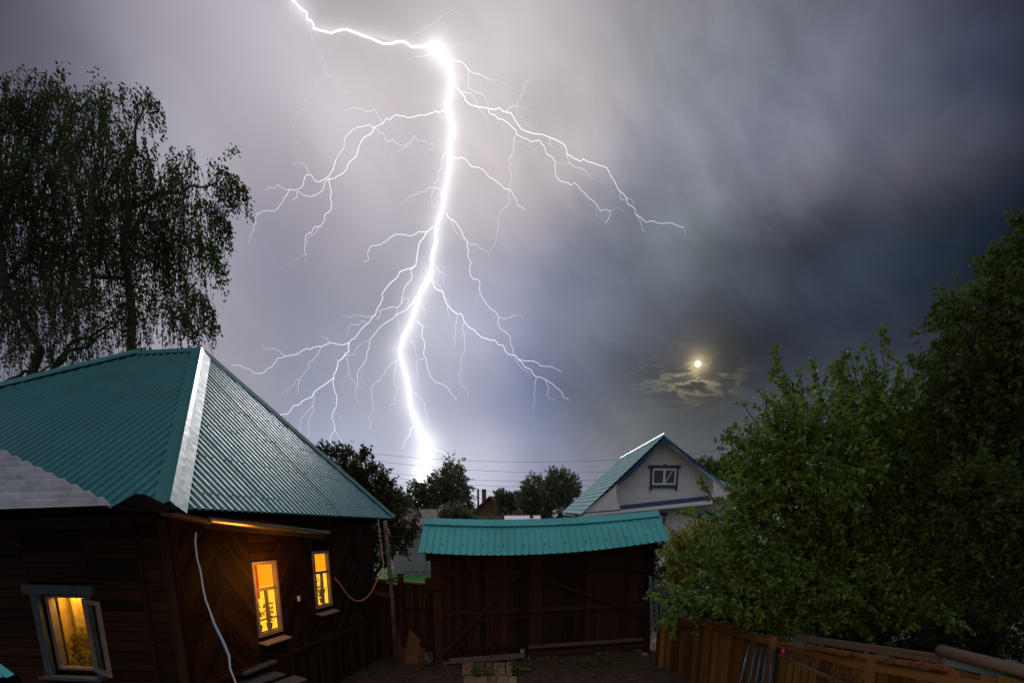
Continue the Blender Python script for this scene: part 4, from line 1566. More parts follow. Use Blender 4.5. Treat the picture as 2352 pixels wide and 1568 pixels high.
# spiked iron railing leaning before the fence
ir = thing('iron_railing', 'low iron railing with pointed uprights leaning before the board fence', 'railing', U(1850, 1560, 7.6))
pa_, pb_ = U(1790, 1505, 8.2), U(1975, 1585, 6.9)
mb = MB()
mb.beam(pa_, pb_, 0.04, 0.035)
mb.build('rail', 'pale_plank', ir)
for i in range(11):
    p = pa_.lerp(pb_, i / 10)
    mb = MB()
    mb.tube([p + V((0, -0.01, -0.6)), p + V((0.02, 0.01, 0.09)), p + V((0.022, 0.01, 0.105)), p + V((0.024, 0.01, 0.15))], [0.010, 0.010, 0.017, 0.001], 6)
    mb.build('spike', 'iron', ir)

# ================================================================== small things in the yard
# boardwalk slabs before the gate
bw_ = thing('boardwalk', 'short plank walkway lying on the ground before the gate', 'walkway', G(1120, 1550))
for row, (y0, y1, xs) in enumerate(((1522, 1550, [(1062, 1088), (1091, 1113), (1116, 1130), (1133, 1160), (1163, 1176)]), (1554, 1590, [(1066, 1092), (1095, 1118), (1121, 1140), (1143, 1166), (1169, 1186)]))):
    for (x0, x1) in xs:
        a_, b_ = G((x0 + x1) / 2, y0, 0.07), G((x0 + x1) / 2, y1, 0.07)
        wd = (x1 - x0) / FPX * 13.0
        plank('walk_plank', 'walk_wood', a_ + V((0, 0, random.uniform(0, 0.015))), b_ + V((0, 0, random.uniform(0, 0.015))), wd, 0.035, V((0, 0, 1)), bw_)
plank('loose_plank', 'pale_plank', G(1178, 1534, 0.07), G(1218, 1536, 0.07), 0.13, 0.04, V((0, 0, 1)))
for ob in COL.objects:
    if ob.name == 'loose_plank':
        tag(ob, 'short loose board on the soil right of the walkway', 'board')
# leaning boards by the fence
LB = [((916, 1525), (930, 1430), 0.34), ((944, 1527), (957, 1432), 0.30), ((966, 1526), (969, 1424), 0.18)]
for i, (bt, tp, wd) in enumerate(LB):
    p = G(*bt)
    q = U(tp[0], tp[1], p.y + 0.35)
    plank('leaning_board', 'brown_board', V((p.x, p.y, 0.02)), q, wd, 0.03, V((0, -1, 0.25)))
lbl = ['wide brown board leaning on the fence, next to the pole', 'wide brown board in the middle of the leaning three', 'narrow brown board of the leaning three, next to the shovel']
k_ = 0
for ob in list(COL.objects):
    if ob.name.startswith('leaning_board'):
        tag(ob, lbl[k_], 'board', 'boards leaning on the plank fence')
        k_ += 1
# shovel
sh = thing('shovel', 'long handled shovel standing against the gate post', 'shovel', G(985, 1520))
p, q = U(984, 1496, 13.1), U(978, 1372, 13.5)
mb = MB()
mb.tube([p, q], [0.016, 0.014], 8)
mb.build('handle', 'log_wood', sh)
mb = MB()
bx = V((1, 0, 0))
dv = (p - q).normalized()
mb.add([p + bx * -0.10, p + bx * 0.10, p + bx * 0.11 + dv * 0.16, p + dv * 0.27, p + bx * -0.11 + dv * 0.16, p + dv * 0.1 + V((0, 0.03, 0))], [(0, 1, 5), (1, 2, 5), (2, 3, 5), (3, 4, 5), (4, 0, 5)])
mb.build('blade', 'iron', sh)
# pile of old beams at the foot of the lit wall
BM = [((700, 1548), (812, 1462)), ((715, 1558), (822, 1478)), ((735, 1556), (818, 1494)), ((690, 1530), (800, 1455))]
bl = ['dark old beam lying lowest in the pile by the house wall', 'dark old beam at the outer side of the pile by the house wall', 'short dark beam at the front of the pile by the house', 'long dark beam resting against the lower house boards']
for i, (p, q) in enumerate(BM):
    a_, b_ = G(p[0], p[1], 0.10 + 0.06 * i), G(q[0], q[1], 0.12 + 0.06 * i)
    plank('old_beam', 'log_wood', a_, b_, 0.16, 0.13, V((0, 0, 1)))
k_ = 0
for ob in list(COL.objects):
    if ob.name.startswith('old_beam'):
        tag(ob, bl[k_], 'beam', 'beams piled by the house wall')
        k_ += 1
# blue-grey steps at the bottom edge
stp = thing('porch_steps', 'blue-grey painted wooden steps at the foot of the lit wall', 'steps', U(580, 1568, 8.3))
for i, (x0, y0, x1, y1) in enumerate(((548, 1545, 622, 1515), (560, 1572, 640, 1545), (600, 1590, 690, 1556))):
    plank('step_board', 'bluegrey_paint', U(x0, y0, 8.5 - 0.1 * i), U(x1, y1, 9.3 - 0.1 * i), 0.26, 0.04, V((0.1, -0.2, 1)), stp)
# teal roof corner entering at the bottom left
tc = thing('shed_roof', 'corner of a teal ribbed lean-to roof at the bottom left', 'roof', U(0, 1560, 5.0))
q0, q1, q2 = U(-60, 1478, 5.4), U(34, 1548, 5.0), U(-60, 1566, 4.9)
s_v = (q1 - q0).normalized()
t_v = (q2 - q1)
n_v = s_v.cross(t_v).normalized()
n_v = n_v if n_v.z > 0 else -n_v
t_v = n_v.cross(s_v)
t_v = t_v if t_v.dot(q2 - q1) > 0 else -t_v
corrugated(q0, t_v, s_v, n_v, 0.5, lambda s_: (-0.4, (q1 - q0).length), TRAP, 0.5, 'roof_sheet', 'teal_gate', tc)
mb = MB()
mb.obox((q0 + q1) / 2 + t_v * 0.3 - n_v * 0.06, s_v, t_v, n_v, (q1 - q0).length / 2, 0.32, 0.03)
mb.build('roof_deck', 'dark_core', tc)
# white bag, red scoop, stones, weeds near the fence
bp = G(1507, 1500)
mb = MB()
vs, fs = [], []
na, nb2 = 14, 9
for j in range(nb2 + 1):
    t = j / nb2
    r = 0.17 * math.sin(PI * (0.12 + 0.80 * t)) ** 0.7
    for i in range(na):
        an_ = 2 * PI * i / na
        k2 = 1 + 0.35 * mnoise.noise(V((math.cos(an_) * 1.7, math.sin(an_) * 1.7, t * 3)))
        vs.append((bp.x + math.cos(an_) * r * k2, bp.y + math.sin(an_) * r * k2, 0.05 + 0.34 * t + 0.04 * mnoise.noise(V((an_, t * 5, 2)))))
for j in range(nb2):
    for i in range(na):
        fs.append((j * na + i, j * na + (i + 1) % na, (j + 1) * na + (i + 1) % na, (j + 1) * na + i))
fs.append(tuple(nb2 * na + i for i in range(na)))
mb.add(vs, fs)
tag(mb.build('plastic_bag', 'bag_white'), 'crumpled whitish bag on the ground beside the fence foot', 'bag')
rp = G(1538, 1532)
mb = MB()
mb.tube([V((rp.x, rp.y, 0.05)), V((rp.x, rp.y, 0.16)), V((rp.x, rp.y, 0.17))], [0.07, 0.085, 0.09], 14)
tag(mb.build('red_bucket', 'red_plastic', smooth=True), 'small red plastic pot on the soil by the fence foot', 'pot')
for i, (x, y, r) in enumerate(((1480, 1508, 0.09), (1568, 1540, 0.08), (1590, 1556, 0.07))):
    p = G(x, y)
    mb = MB()
    vs, fs = [], []
    for j in range(6):
        for q in range(8):
            th, ph = PI * j / 5, 2 * PI * q / 8
            d_ = V((math.sin(th) * math.cos(ph), math.sin(th) * math.sin(ph), 0.6 * math.cos(th)))
            vs.append(tuple(V((p.x, p.y, 0.06)) + d_ * r * (1 + 0.3 * mnoise.noise(d_ * 2 + V((i, 0, 0))))))
    for j in range(5):
        for q in range(8):
            fs.append((j * 8 + q, j * 8 + (q + 1) % 8, (j + 1) * 8 + (q + 1) % 8, (j + 1) * 8 + q))
    mb.add(vs, fs)
    tag(mb.build('stone', 'stone', smooth=True), ['pale stone beside the crumpled bag', 'pale stone just right of the red pot', 'pale stone lowest by the fence foot'][i], 'stone', 'stones by the fence foot')
wd_lbl = ['leafy weed growing at the left edge of the walkway', 'leafy weed growing through the middle of the walkway', 'leafy weed on the right of the walkway', 'weed clump on the dark soil under the house wall', 'weed clump growing before the right gate leaf', 'weed clump below the gate end near the bag']
for i, (x, y, h) in enumerate(((1095, 1562, 0.22), (1124, 1560, 0.2), (1184, 1552, 0.26), (770, 1556, 0.25), (1350, 1536, 0.22), (1395, 1530, 0.18))):
    p = G(x, y)
    rg = np.random.default_rng(40 + i)
    wd = thing('weed', wd_lbl[i], 'weed', (p.x, p.y, 0), 'weeds in the yard')
    n = 46
    pos = np.array([p.x, p.y, 0.03]) + np.stack([rg.normal(0, 0.07, n), rg.normal(0, 0.07, n), rg.uniform(0, h, n)], 1)
    leaves('leaves', pos, np.stack([rg.normal(0, 1, n), rg.normal(0, 1, n), rg.uniform(0, 1.2, n)], 1), 0.11, 0.4, 'weed_leaf', wd, rg)
    mb = MB()
    for q in range(5):
        mb.tube([p + V((0, 0, 0)), p + V((rg.normal(0, 0.06), rg.normal(0, 0.06), h))], [0.005, 0.002], 5)
    mb.build('stem', 'weed_leaf', wd)
# chips, twigs and dead leaves trodden into the soil
rg = np.random.default_rng(91)
mb = MB()
for q in range(420):
    x, y = rg.uniform(-4.2, 3.1), rg.uniform(10.5, 14.4)
    a_ = rg.uniform(0, PI)
    ax_ = V((math.cos(a_), math.sin(a_), rg.normal(0, 0.12))).normalized()
    ay_ = V((-math.sin(a_), math.cos(a_), 0))
    L_ = rg.uniform(0.02, 0.09)
    mb.obox((x, y, 0.06 + rg.uniform(0, 0.02)), ax_, ay_, ax_.cross(ay_), L_, rg.uniform(0.008, 0.025), 0.005)
lt = mb.build('ground_litter', 'brown_board')
tag(lt, 'wood chips and dead leaves scattered over the dark yard soil', 'litter', kind='stuff')
n = 1500
gp = np.stack([rg.normal(1.5, 1.6, n), rg.normal(12.9, 0.7, n), np.full(n, 0.04)], 1)
gp[:500, 0] = rg.normal(-3.4, 0.6, 500)
gp[:500, 1] = rg.normal(12.6, 0.8, 500)
gd = np.stack([rg.normal(0, 0.6, n), rg.normal(0, 0.6, n), np.ones(n)], 1)
tag(leaves('grass_tufts', gp, gd, 0.09, 0.22, 'weed_leaf', None, rg), 'sparse grass tufts in the trodden yard', 'grass', kind='stuff')
# bluish pickets standing behind the gate end
pk = thing('picket_panel', 'leaning blue-grey pickets in the gap between gate and apple tree', 'pickets', G(1512, 1452))
for i, x in enumerate((1494, 1506, 1517, 1528)):
    plank('picket', 'bluegrey_paint', U(x + 4, 1450 + i * 2, 13.2), U(x, 1322 + i * 6, 13.5), 0.07, 0.03, V((-0.2, -1, 0.1)), pk)
mb = MB()
mb.tube([U(1488, 1352, 13.25), U(1540, 1362, 13.25)], 0.016, 8)
mb.build('rail', 'bluegrey_paint', pk)

# ================================================================== white house with the teal tiled roof
HY = 27.0
wh = thing('white_house', 'white boarded gable house with a teal tiled roof and blue trim', 'house', (6.9, 30, 0))


def t7(x, y):
    return ((1350 + x / 4.612) / 1.0884, (1050 + y / 4.612) / 1.0884)


RF = U(*t7(1440, 178), HY)                        # ridge, front end
ELF = U(*t7(480, 1093), HY)                       # left eave, front end
_vp = U(*t7(1975, 612), HY)
ERF = RF + (_vp - RF) * ((ELF.z - RF.z) / (_vp.z - RF.z))
RB_ = U(*t7(930, 445), 36.0)
ELB = U(*t7(258, 1066), 36.0)
RB_.z = RF.z
HL = 9.2
# left slope in tile courses
sd = (V((RB_.x, RB_.y, RB_.z)) - RF)
sd.normalize()
e_dir = (ELB - ELF)
ncs = 17
for i in range(ncs):
    f0, f1 = i / ncs, (i + 1) / ncs
    p0, p1 = ELF.lerp(RF, f0), ELF.lerp(RF, f1)
    r0, r1 = ELB.lerp(RB_, f0), ELB.lerp(RB_, f1)
    nr = (p1 - p0).cross(r0 - p0).normalized()
    nr = nr if nr.z > 0 else -nr
    mb = MB()
    nseg = 40
    for j in range(nseg + 1):
        t = j / nseg
        wv = 0.02 * abs(math.sin(j * PI / 2))
        mb.v += [tuple(p0.lerp(r0, t) + nr * (0.02 + wv)), tuple(p0.lerp(r0, t) + nr * (0.050 + wv)), tuple(p1.lerp(r1, t) + nr * (0.025 + wv))]
    for j in range(nseg):
        mb.f += [(j * 3, j * 3 + 3, j * 3 + 4, j * 3 + 1), (j * 3 + 1, j * 3 + 4, j * 3 + 5, j * 3 + 2)]
    mb.build('roof_course', 'teal_tile', wh)
mb = MB()
ERB = ERF + (ELB - ELF)
mb.prism([RF, ERF, ERF + V((0, 0, -0.12)), RF + V((0, 0, -0.12))], V((RB_.x - RF.x, RB_.y - RF.y, 0)))
mb.build('roof_slope', 'teal_tile', wh)
mb = MB()
mb.prism([RF + V((0, 0.01, -0.125)), ERF + V((0, 0.01, -0.125)), ERF + V((0, 0.01, -0.16)), RF + V((0, 0.01, -0.16))], V((0, 8.8, 0)))
mb.build('roof_soffit', 'white_siding', wh)
mb = MB()
dn_l = V((0, 0, -0.10))
mb.add([RF + dn_l, RB_ + dn_l, ELB + dn_l, ELF + dn_l], [(0, 1, 2, 3)])
mb.build('roof_deck', 'white_siding', wh)
mb = MB()
mb.tube([RF + V((0, 0, 0.06)), RB_ + V((0, 0, 0.06))], 0.065, 8)
mb.build('ridge_cap', 'zinc', wh)
# body
bx0, bx1 = ELF.x + 0.75, ERF.x - 0.75
by0, by1 = HY + 0.75, HY + 9.5
mb = MB()
mb.box(((bx0 + bx1) / 2, (by0 + by1) / 2 + 0.05, 1.7), bx1 - bx0 - 0.1, by1 - by0, 3.4)
mb.build('wall', 'white_siding', wh)
gz0 = U(*t7(930, 1028), HY + 0.75).z              # ledge height
# gable wall in wide board rows, each row a piece
rows = 6
zt = RF.z - 0.15
slope_l = (RF.z - ELF.z) / (RF.x - ELF.x)
slope_r = (RF.z - ERF.z) / (ERF.x - RF.x)
zs = [gz0 + (zt - gz0) * i / rows for i in range(rows + 1)]
for z0_, z1_ in zip(zs[:-1], zs[1:]):
    def xl(z):
        return RF.x - (zt - z) / slope_l

    def xr(z):
        return RF.x + (zt - z) / slope_r
    poly = [V((max(xl(z0_), bx0), by0, z0_ + 0.003)), V((min(xr(z0_), bx1), by0, z0_ + 0.003)), V((min(xr(z1_), bx1), by0, z1_ - 0.003)), V((max(xl(z1_), bx0), by0, z1_ - 0.003))]
    if z1_ > zt - 0.01:
        poly = poly[:2] + [V((RF.x, by0, zt))]
    mb = MB()
    mb.prism(poly, V((0, 0.12, 0)))
    mb.build('siding_panel', 'white_siding', wh)
mb = MB()
mb.prism([V((bx0, by0 + 0.13, 3.3)), V((bx1, by0 + 0.13, 3.3)), V((RF.x, by0 + 0.13, zt))], V((0, 0.1, 0)))
mb.build('gable_core', 'white_siding', wh)
# curved side panels of the front loggia
lp = [t7(905, 722), t7(880, 770), t7(882, 840), t7(888, 900), t7(905, 970), t7(932, 1028), t7(495, 1077)]
mb = MB()
lpp = [U(x, y, HY + 0.06) for x, y in lp]
mb.prism(lpp, V((0, 0.68, 0)))
mb.build('gable_panel', 'white_siding', wh)
mb = MB()
rpp = [U(x, y, HY + 0.06) for x, y in (t7(1968, 632), t7(1992, 690), t7(2001, 770), t7(1992, 850), t7(1978, 912))]
rpp.append(V((ERF.x - 0.25, HY + 0.06, rpp[-1].z)))
mb.prism(rpp, V((0, 0.68, 0)))
mb.build('gable_panel', 'white_siding', wh)
# blue verge boards with the rounded inner edge
vl = [t7(1440, 195), t7(905, 715), t7(905, 745), t7(1010, 665), t7(1130, 560), t7(1240, 450), t7(1310, 370), t7(1370, 300), t7(1400, 278), t7(1440, 270)]
mb = MB()
mb.prism([U(x, y, HY - 0.02) for x, y in vl], V((0, 0.08, 0)))
mb.build('verge_board', 'blue_paint', wh)
vr = [t7(1440, 195), t7(1440, 270), t7(1500, 275), t7(1545, 300), t7(1640, 380), t7(1780, 500), t7(1968, 628), t7(1968, 600), t7(1750, 425), t7(1600, 310)]
mb = MB()
mb.prism([U(x, y, HY - 0.02) for x, y in vr], V((0, 0.08, 0)))
mb.build('verge_board', 'blue_paint', wh)
# soffit under the front overhang
# blue ledge roof and pale fascia across the front
la, lb = U(*t7(915, 982), HY + 0.7), U(*t7(1935, 870), HY + 0.7)
lb.z = la.z + (lb.z - la.z) * 1.0
mb = MB()
f0, f1 = U(*t7(932, 1026), HY + 0.05), U(*t7(1990, 912), HY + 0.05)
mb.prism([la, lb, f1, f0], V((0, 0, -0.05)))
mb.build('ledge_roof', 'blue_paint', wh)
mb = MB()
g0, g1 = U(*t7(500, 1080), HY + 0.02), U(*t7(1990, 918), HY + 0.02)
h0, h1 = U(*t7(500, 1110), HY + 0.02), U(*t7(1990, 962), HY + 0.02)
mb.prism([g0, g1, h1, h0], V((0, 0.05, 0)))
mb.build('fascia', 'white_pvc', wh)
mb = MB()
g0, g1 = U(*t7(500, 1063), HY), U(*t7(935, 1026), HY)
h0, h1 = U(*t7(500, 1076), HY), U(*t7(935, 1036), HY)
mb.prism([g0, g1, h1, h0], V((0, 0.05, 0)))
mb.build('fascia_trim', 'blue_paint', wh)
mb = MB()
g0, g1 = U(*t7(500, 1110), HY + 0.06), U(*t7(1990, 962), HY + 0.06)
mb.prism([g0, g1, V((g1.x, by0, g1.z)), V((g0.x, by0, g0.z))], V((0, 0, -0.03)))
mb.build('soffit', 'white_siding', wh)


def blue_window(quad, fy, parent, open_light=False):
    """quad: TL TR BR BL corners (zoom units) of the white frame"""
    tl, tr_, br, bl_ = [U(*t7(*q), fy) for q in quad]
    x0, x1 = avg(tl.x, bl_.x), avg(tr_.x, br.x)
    z0_, z1_ = avg(bl_.z, br.z), avg(tl.z, tr_.z)
    mb = MB()
    for (a0, a1, b0, b1) in ((x0, x0 + 0.07, z0_, z1_), (x1 - 0.07, x1, z0_, z1_), (x0 + 0.07, x1 - 0.07, z0_, z0_ + 0.07), (x0 + 0.07, x1 - 0.07, z1_ - 0.07, z1_), ((x0 + x1) / 2 - 0.05, (x0 + x1) / 2 + 0.05, z0_ + 0.07, z1_ - 0.07)):
        mb.box(((a0 + a1) / 2, fy - 0.03, (b0 + b1) / 2), a1 - a0, 0.08, b1 - b0)
    w_ = mb.build('window', 'white_pvc', parent)
    mb = MB()
    mb.box(((x0 + x1) / 2, fy - 0.012, (z0_ + z1_) / 2), x1 - x0 - 0.1, 0.02, z1_ - z0_ - 0.1)
    mb.build('pane', 'pane_dark', w_)
    e = 0.085
    mb = MB()
    for (a0, a1, b0, b1) in ((x0 - e, x0, z0_ - 0.22, z1_ + 0.02), (x1, x1 + e, z0_ - 0.22, z1_ + 0.02), (x0 - e - 0.10, x1 + e + 0.10, z1_ + 0.02, z1_ + 0.13), (x0, x1, z0_ - 0.12, z0_)):
        mb.box(((a0 + a1) / 2, fy - 0.05, (b0 + b1) / 2), a1 - a0, 0.1, b1 - b0)
    mb.prism([V(((x0 + x1) / 2 - 0.08, fy - 0.1, z1_ + 0.13)), V(((x0 + x1) / 2 + 0.08, fy - 0.1, z1_ + 0.13)), V(((x0 + x1) / 2, fy - 0.1, z1_ + 0.2))], V((0, 0.1, 0)))
    mb.build('casing', 'blue_paint', w_)
    if open_light:
        mb = MB()
        xm = (x0 + x1) / 2
        mb.prism([V((xm + 0.08, fy - 0.03, z0_ + 0.08)), V((x1 - 0.08, fy - 0.03, z0_ + 0.70)), V((x1 - 0.08, fy - 0.03, z0_ + 0.78)), V((xm + 0.08, fy - 0.03, z0_ + 0.16))], V((0, 0.01, 0)))
        mb.build('open_sash', 'white_pvc', w_)


blue_window(((1285, 570), (1562, 545), (1568, 735), (1297, 755)), by0, wh, True)
blue_window(((1300, 1105), (1410, 1098), (1412, 1240), (1300, 1250)), by0 + 0.05, wh)
blue_window(((1850, 1100), (1960, 1090), (1962, 1230), (1850, 1240)), by0 + 0.05, wh)
# narrow wall light arch on the left side front
mb = MB()
ar = U(*t7(412, 1125), HY + 1.5)
mb.tube([ar + V((0, 0, -0.3)), ar, ar + V((0, 0, 0.14))], [0.16, 0.16, 0.05], 10)
mb.build('wall_lamp', 'iron', wh)

# ================================================================== grey garage behind the fence
ga = thing('grey_garage', 'low grey boarded garage with a brown sheet roof behind the fence', 'garage', (-6, 42, 0))


def t5(x, y):
    return ((850 + x / 3.508) / 1.0884, (1260 + y / 3.508) / 1.0884)


GY = 42.0
x0, x1 = U(903, 1300, GY).x, U(1035, 1300, GY).x
zt = U(950, 1212, GY).z
s_ = x0
while s_ < x1:
    plank('wall_board', 'garage_wood', V((s_ + 0.12, GY, 0)), V((s_ + 0.12, GY, zt + 0.1)), 0.235, 0.05, V((0, -1, 0)), ga)
    s_ += 0.24
mb = MB()
mb.box(((x0 + x1) / 2, GY + 3.1, zt / 2), x1 - x0 - 0.1, 6.0, zt)
mb.build('wall', 'garage_wood', ga)
z = 0.3
while z < zt * 0.8:
    plank('door_board', 'garage_wood', V((x0 + 0.5, GY - 0.06, z)), V((x0 + 2.25, GY - 0.06, z)), 0.19, 0.04, V((0, -1, 0)), ga)
    plank('door_board', 'garage_wood', V((x0 + 2.35, GY - 0.06, z)), V((x1 - 0.3, GY - 0.06, z)), 0.19, 0.04, V((0, -1, 0)), ga)
    z += 0.2
p0, p1 = U(*t5(740, 180), GY - 0.4), U(*t5(490, 60), GY + 4.0)
rA, rB, rC, rD = U(918, 1172, 46.0), U(975, 1170, 47.5), U(1042, 1212, GY - 0.5), U(985, 1200, GY - 0.5)
q_e = U(918, 1183, GY - 0.5)
# two slopes of brown sheets, ridge running across
rs = V((x0 - 0.4, GY - 0.5, zt + 0.05))
re = V((x1 + 0.4, GY - 0.5, zt + 0.05))
ridge_z = U(950, 1169, GY + 3).z
up = V((0, 3.5, ridge_z - zt - 0.05))
ln_ = up.length
up.normalize()
nn2 = V((1, 0, 0)).cross(up)
corrugated(rs, V((1, 0, 0)), up, nn2, re.x - rs.x, lambda s_: (0, ln_), [(0, 0), (0.1, 0.03), (0.2, 0.0)], 1.1, 'roof_sheet', 'old_slate', ga)
mb = MB()
mb.prism([rs + V((0, 0.02, -0.02)), re + V((0, 0.02, -0.02)), re + up * ln_ + V((0, 0, -0.02)), rs + up * ln_ + V((0, 0, -0.02))], V((0, 0, -0.06)))
mb.prism([rs + V((0, 7.0, -0.02)), re + V((0, 7.0, -0.02)), re + up * ln_ + V((0, 0.03, -0.02)), rs + up * ln_ + V((0, 0.03, -0.02))], V((0, 0, -0.06)))
mb.build('roof_deck', 'old_slate', ga)

# ================================================================== far houses
fh = thing('brown_house', 'distant brown timber house with a reddish gable roof among trees', 'house', U(1150, 1200, 70) - V((0, 0, U(1150, 1200, 70).z)))
BY = 70.0
pts = [U(1085, 1195, BY), U(1118, 1140, BY), U(1160, 1190, BY)]
xl_, xm_, xr_ = pts[0].x, pts[1].x, U(1205, 1180, BY).x
ez, rz = U(1090, 1182, BY).z, U(1120, 1142, BY).z
mb = MB()
mb.prism([V((xl_, BY, 0)), V((xm_ + 2.2, BY, 0)), V((xm_ + 2.2, BY, ez)), V(((xl_ + xm_ + 2.2) / 2, BY, rz)), V((xl_, BY, ez))], V((5, 8, 0)))
mb.build('wall', 'brown_wall', fh)
apx = V(((xl_ + xm_ + 2.2) / 2, BY - 0.4, rz + 0.15))
mb = MB()
mb.prism([apx, V((xm_ + 2.9, BY - 0.4, ez - 0.2)), V((xm_ + 2.9, BY - 0.4, ez - 0.4)), apx + V((0, 0, -0.2))], V((5.2, 9, 0)))
mb.build('roof_slope', 'brown_roof', fh)
mb = MB()
mb.prism([apx, V((xl_ - 0.6, BY - 0.4, ez - 0.2)), V((xl_ - 0.6, BY - 0.4, ez - 0.4)), apx + V((0, 0, -0.2))], V((5.2, 9, 0)))
mb.build('roof_slope', 'brown_roof', fh)
mb = MB()
ch = U(1112, 1150, BY + 3)
mb.box((ch.x, BY + 3, ch.z), 0.5, 0.5, 2.6)
mb.build('chimney', 'brown_wall', fh)
fh2 = thing('brown_shed', 'distant brown roofed shed behind the small leafy tree', 'shed', V((U(1190, 1190, 66).x, 66, 0)))
xa, xb = U(1160, 1190, 66).x, U(1212, 1190, 66).x
za, zb = U(1180, 1186, 66).z, U(1190, 1160, 66).z
mb = MB()
mb.box(((xa + xb) / 2, 67.5, za / 2), xb - xa - 0.4, 2.6, za)
mb.build('wall', 'brown_wall', fh2)
mb = MB()
mb.prism([V((xa, 66, za)), V((xb, 66, za)), V(((xa + xb) / 2 - 0.4, 66, zb))], V((0, 3, 0)))
mb.build('roof', 'brown_roof', fh2)
ws = thing('low_white_shed', 'low shed with a pale ribbed sheet roof just above the gate ridge', 'shed', V((U(1200, 1190, 30).x, 31, 0)))
p0, p1 = U(1158, 1199, 30), U(1244, 1199, 30)
zup = U(1200, 1184, 31.6).z
dn_ = V((0, 1.6, zup - p0.z))
l_ = dn_.length
dn_.normalize()
corrugated(V((p0.x, 30, p0.z)), V((1, 0, 0)), dn_, V((1, 0, 0)).cross(dn_), p1.x - p0.x, lambda s_: (0, l_), [(0, 0), (0.06, 0.0), (0.08, 0.03), (0.12, 0.03), (0.14, 0.0)], 0.9, 'roof_sheet', 'white_siding', ws)
mb = MB()
mb.box(((p0.x + p1.x) / 2, 31.0, p0.z / 2 - 0.05), p1.x - p0.x - 0.2, 1.6, p0.z - 0.1)
mb.build('wall', 'garage_wood', ws)
mb = MB()
cpo = U(1221, 1186, 31)
mb.tube([V((cpo.x, 31, cpo.z - 0.3)), V((cpo.x, 31, cpo.z + 0.10)), V((cpo.x, 31, cpo.z + 0.12))], [0.09, 0.09, 0.14], 8)
mb.build('vent_pipe', 'rust', ws)

# house hidden behind the trees at the right edge
nh = thing('neighbour_house', 'tall house with pale boards and reddish eaves half hidden behind the right hand trees', 'house', (12.5, 15, 0))
xL, xR = 10.6, 17.0
s_ = 13.6
yy = 13.6
mb = MB()
mb.box(((xL + xR) / 2 + 0.1, yy + 3, 2.4), xR - xL, 5.6, 4.8)
mb.build('wall', 'clapboard_pale', nh)
s_ = xL
while s_ < xL + 4.0:
    plank('wall_board', 'pale_plank', V((s_ + 0.09, yy + 0.16, 2.6)), V((s_ + 0.09, yy + 0.16, 6.6 - abs(s_ - 12.6) * 0.5)), 0.165, 0.05, V((0, -1, 0)), nh)
    s_ += 0.175
s_ = xL
while s_ < xL + 4.0:
    plank('wall_board', 'clapboard_pale', V((s_ + 0.09, yy + 0.14, 0)), V((s_ + 0.09, yy + 0.14, 2.58)), 0.165, 0.05, V((0, -1, 0)), nh)
    s_ += 0.175
mb = MB()
mb.prism([V((xL - 0.7, yy - 0.3, 5.35)), V((13.2, yy - 0.3, 7.0)), V((13.2, yy - 0.3, 6.85)), V((xL - 0.7, yy - 0.3, 5.2))], V((0, 6, 0)))
mb.build('roof_slope', 'rust', nh)
mb = MB()
mb.prism([V((xR + 0.7, yy - 0.3, 5.2)), V((13.2, yy - 0.3, 7.0)), V((13.2, yy - 0.3, 6.85)), V((xR + 0.7, yy - 0.3, 5.05))], V((0, 6, 0)))
mb.build('roof_slope', 'rust', nh)

# ================================================================== poles and wires
pls = []
pole_lbl = ['thin dark utility pole rising beside the garage roof', 'thin dark utility pole near the brown house chimney']
for i, (x, yt, Y) in enumerate(((908, 1118, 52.0), (1098, 1122, 62.0))):
    p = U(x, yt, Y)
    mb = MB()
    mb.tube([V((p.x, Y, 0)), p], [0.13, 0.10], 8)
    po_ = mb.build('utility_pole', 'bark', smooth=True)
    tag(po_, pole_lbl[i], 'utility pole', 'utility poles beyond the yard')
WY = 55.0
wires = [((700, 1020), (1000, 1058), (1240, 1060), (1440, 1050), (1700, 1030)), ((760, 1040), (1000, 1080), (1240, 1084), (1440, 1076), (1720, 1058)), ((880, 1083), (1000, 1098), (1240, 1104), (1400, 1100), (1480, 1096)),
         ((890, 1094), (1000, 1109), (1240, 1117), (1400, 1112), (1480, 1108)), ((900, 1110), (1000, 1122), (1240, 1130), (1400, 1126), (1470, 1122))]
wl_ = ['uppermost of the overhead wires crossing behind the bolt foot', 'second overhead wire from the top', 'third overhead wire from the top', 'fourth overhead wire, close under the third', 'lowest of the overhead wires above the far trees']
for i, w in enumerate(wires):
    cf = np.polyfit([p[0] for p in w], [p[1] for p in w], 2)
    xs = np.linspace(w[0][0] - (300 if i < 2 else 40), w[-1][0] + (300 if i < 2 else 100), 30)
    mb = MB()
    mb.tube([U(float(x), float(np.polyval(cf, x)), WY) for x in xs], 0.013, 5)
    tag(mb.build('power_line', 'black_wire'), wl_[i], 'power line', 'overhead power lines')

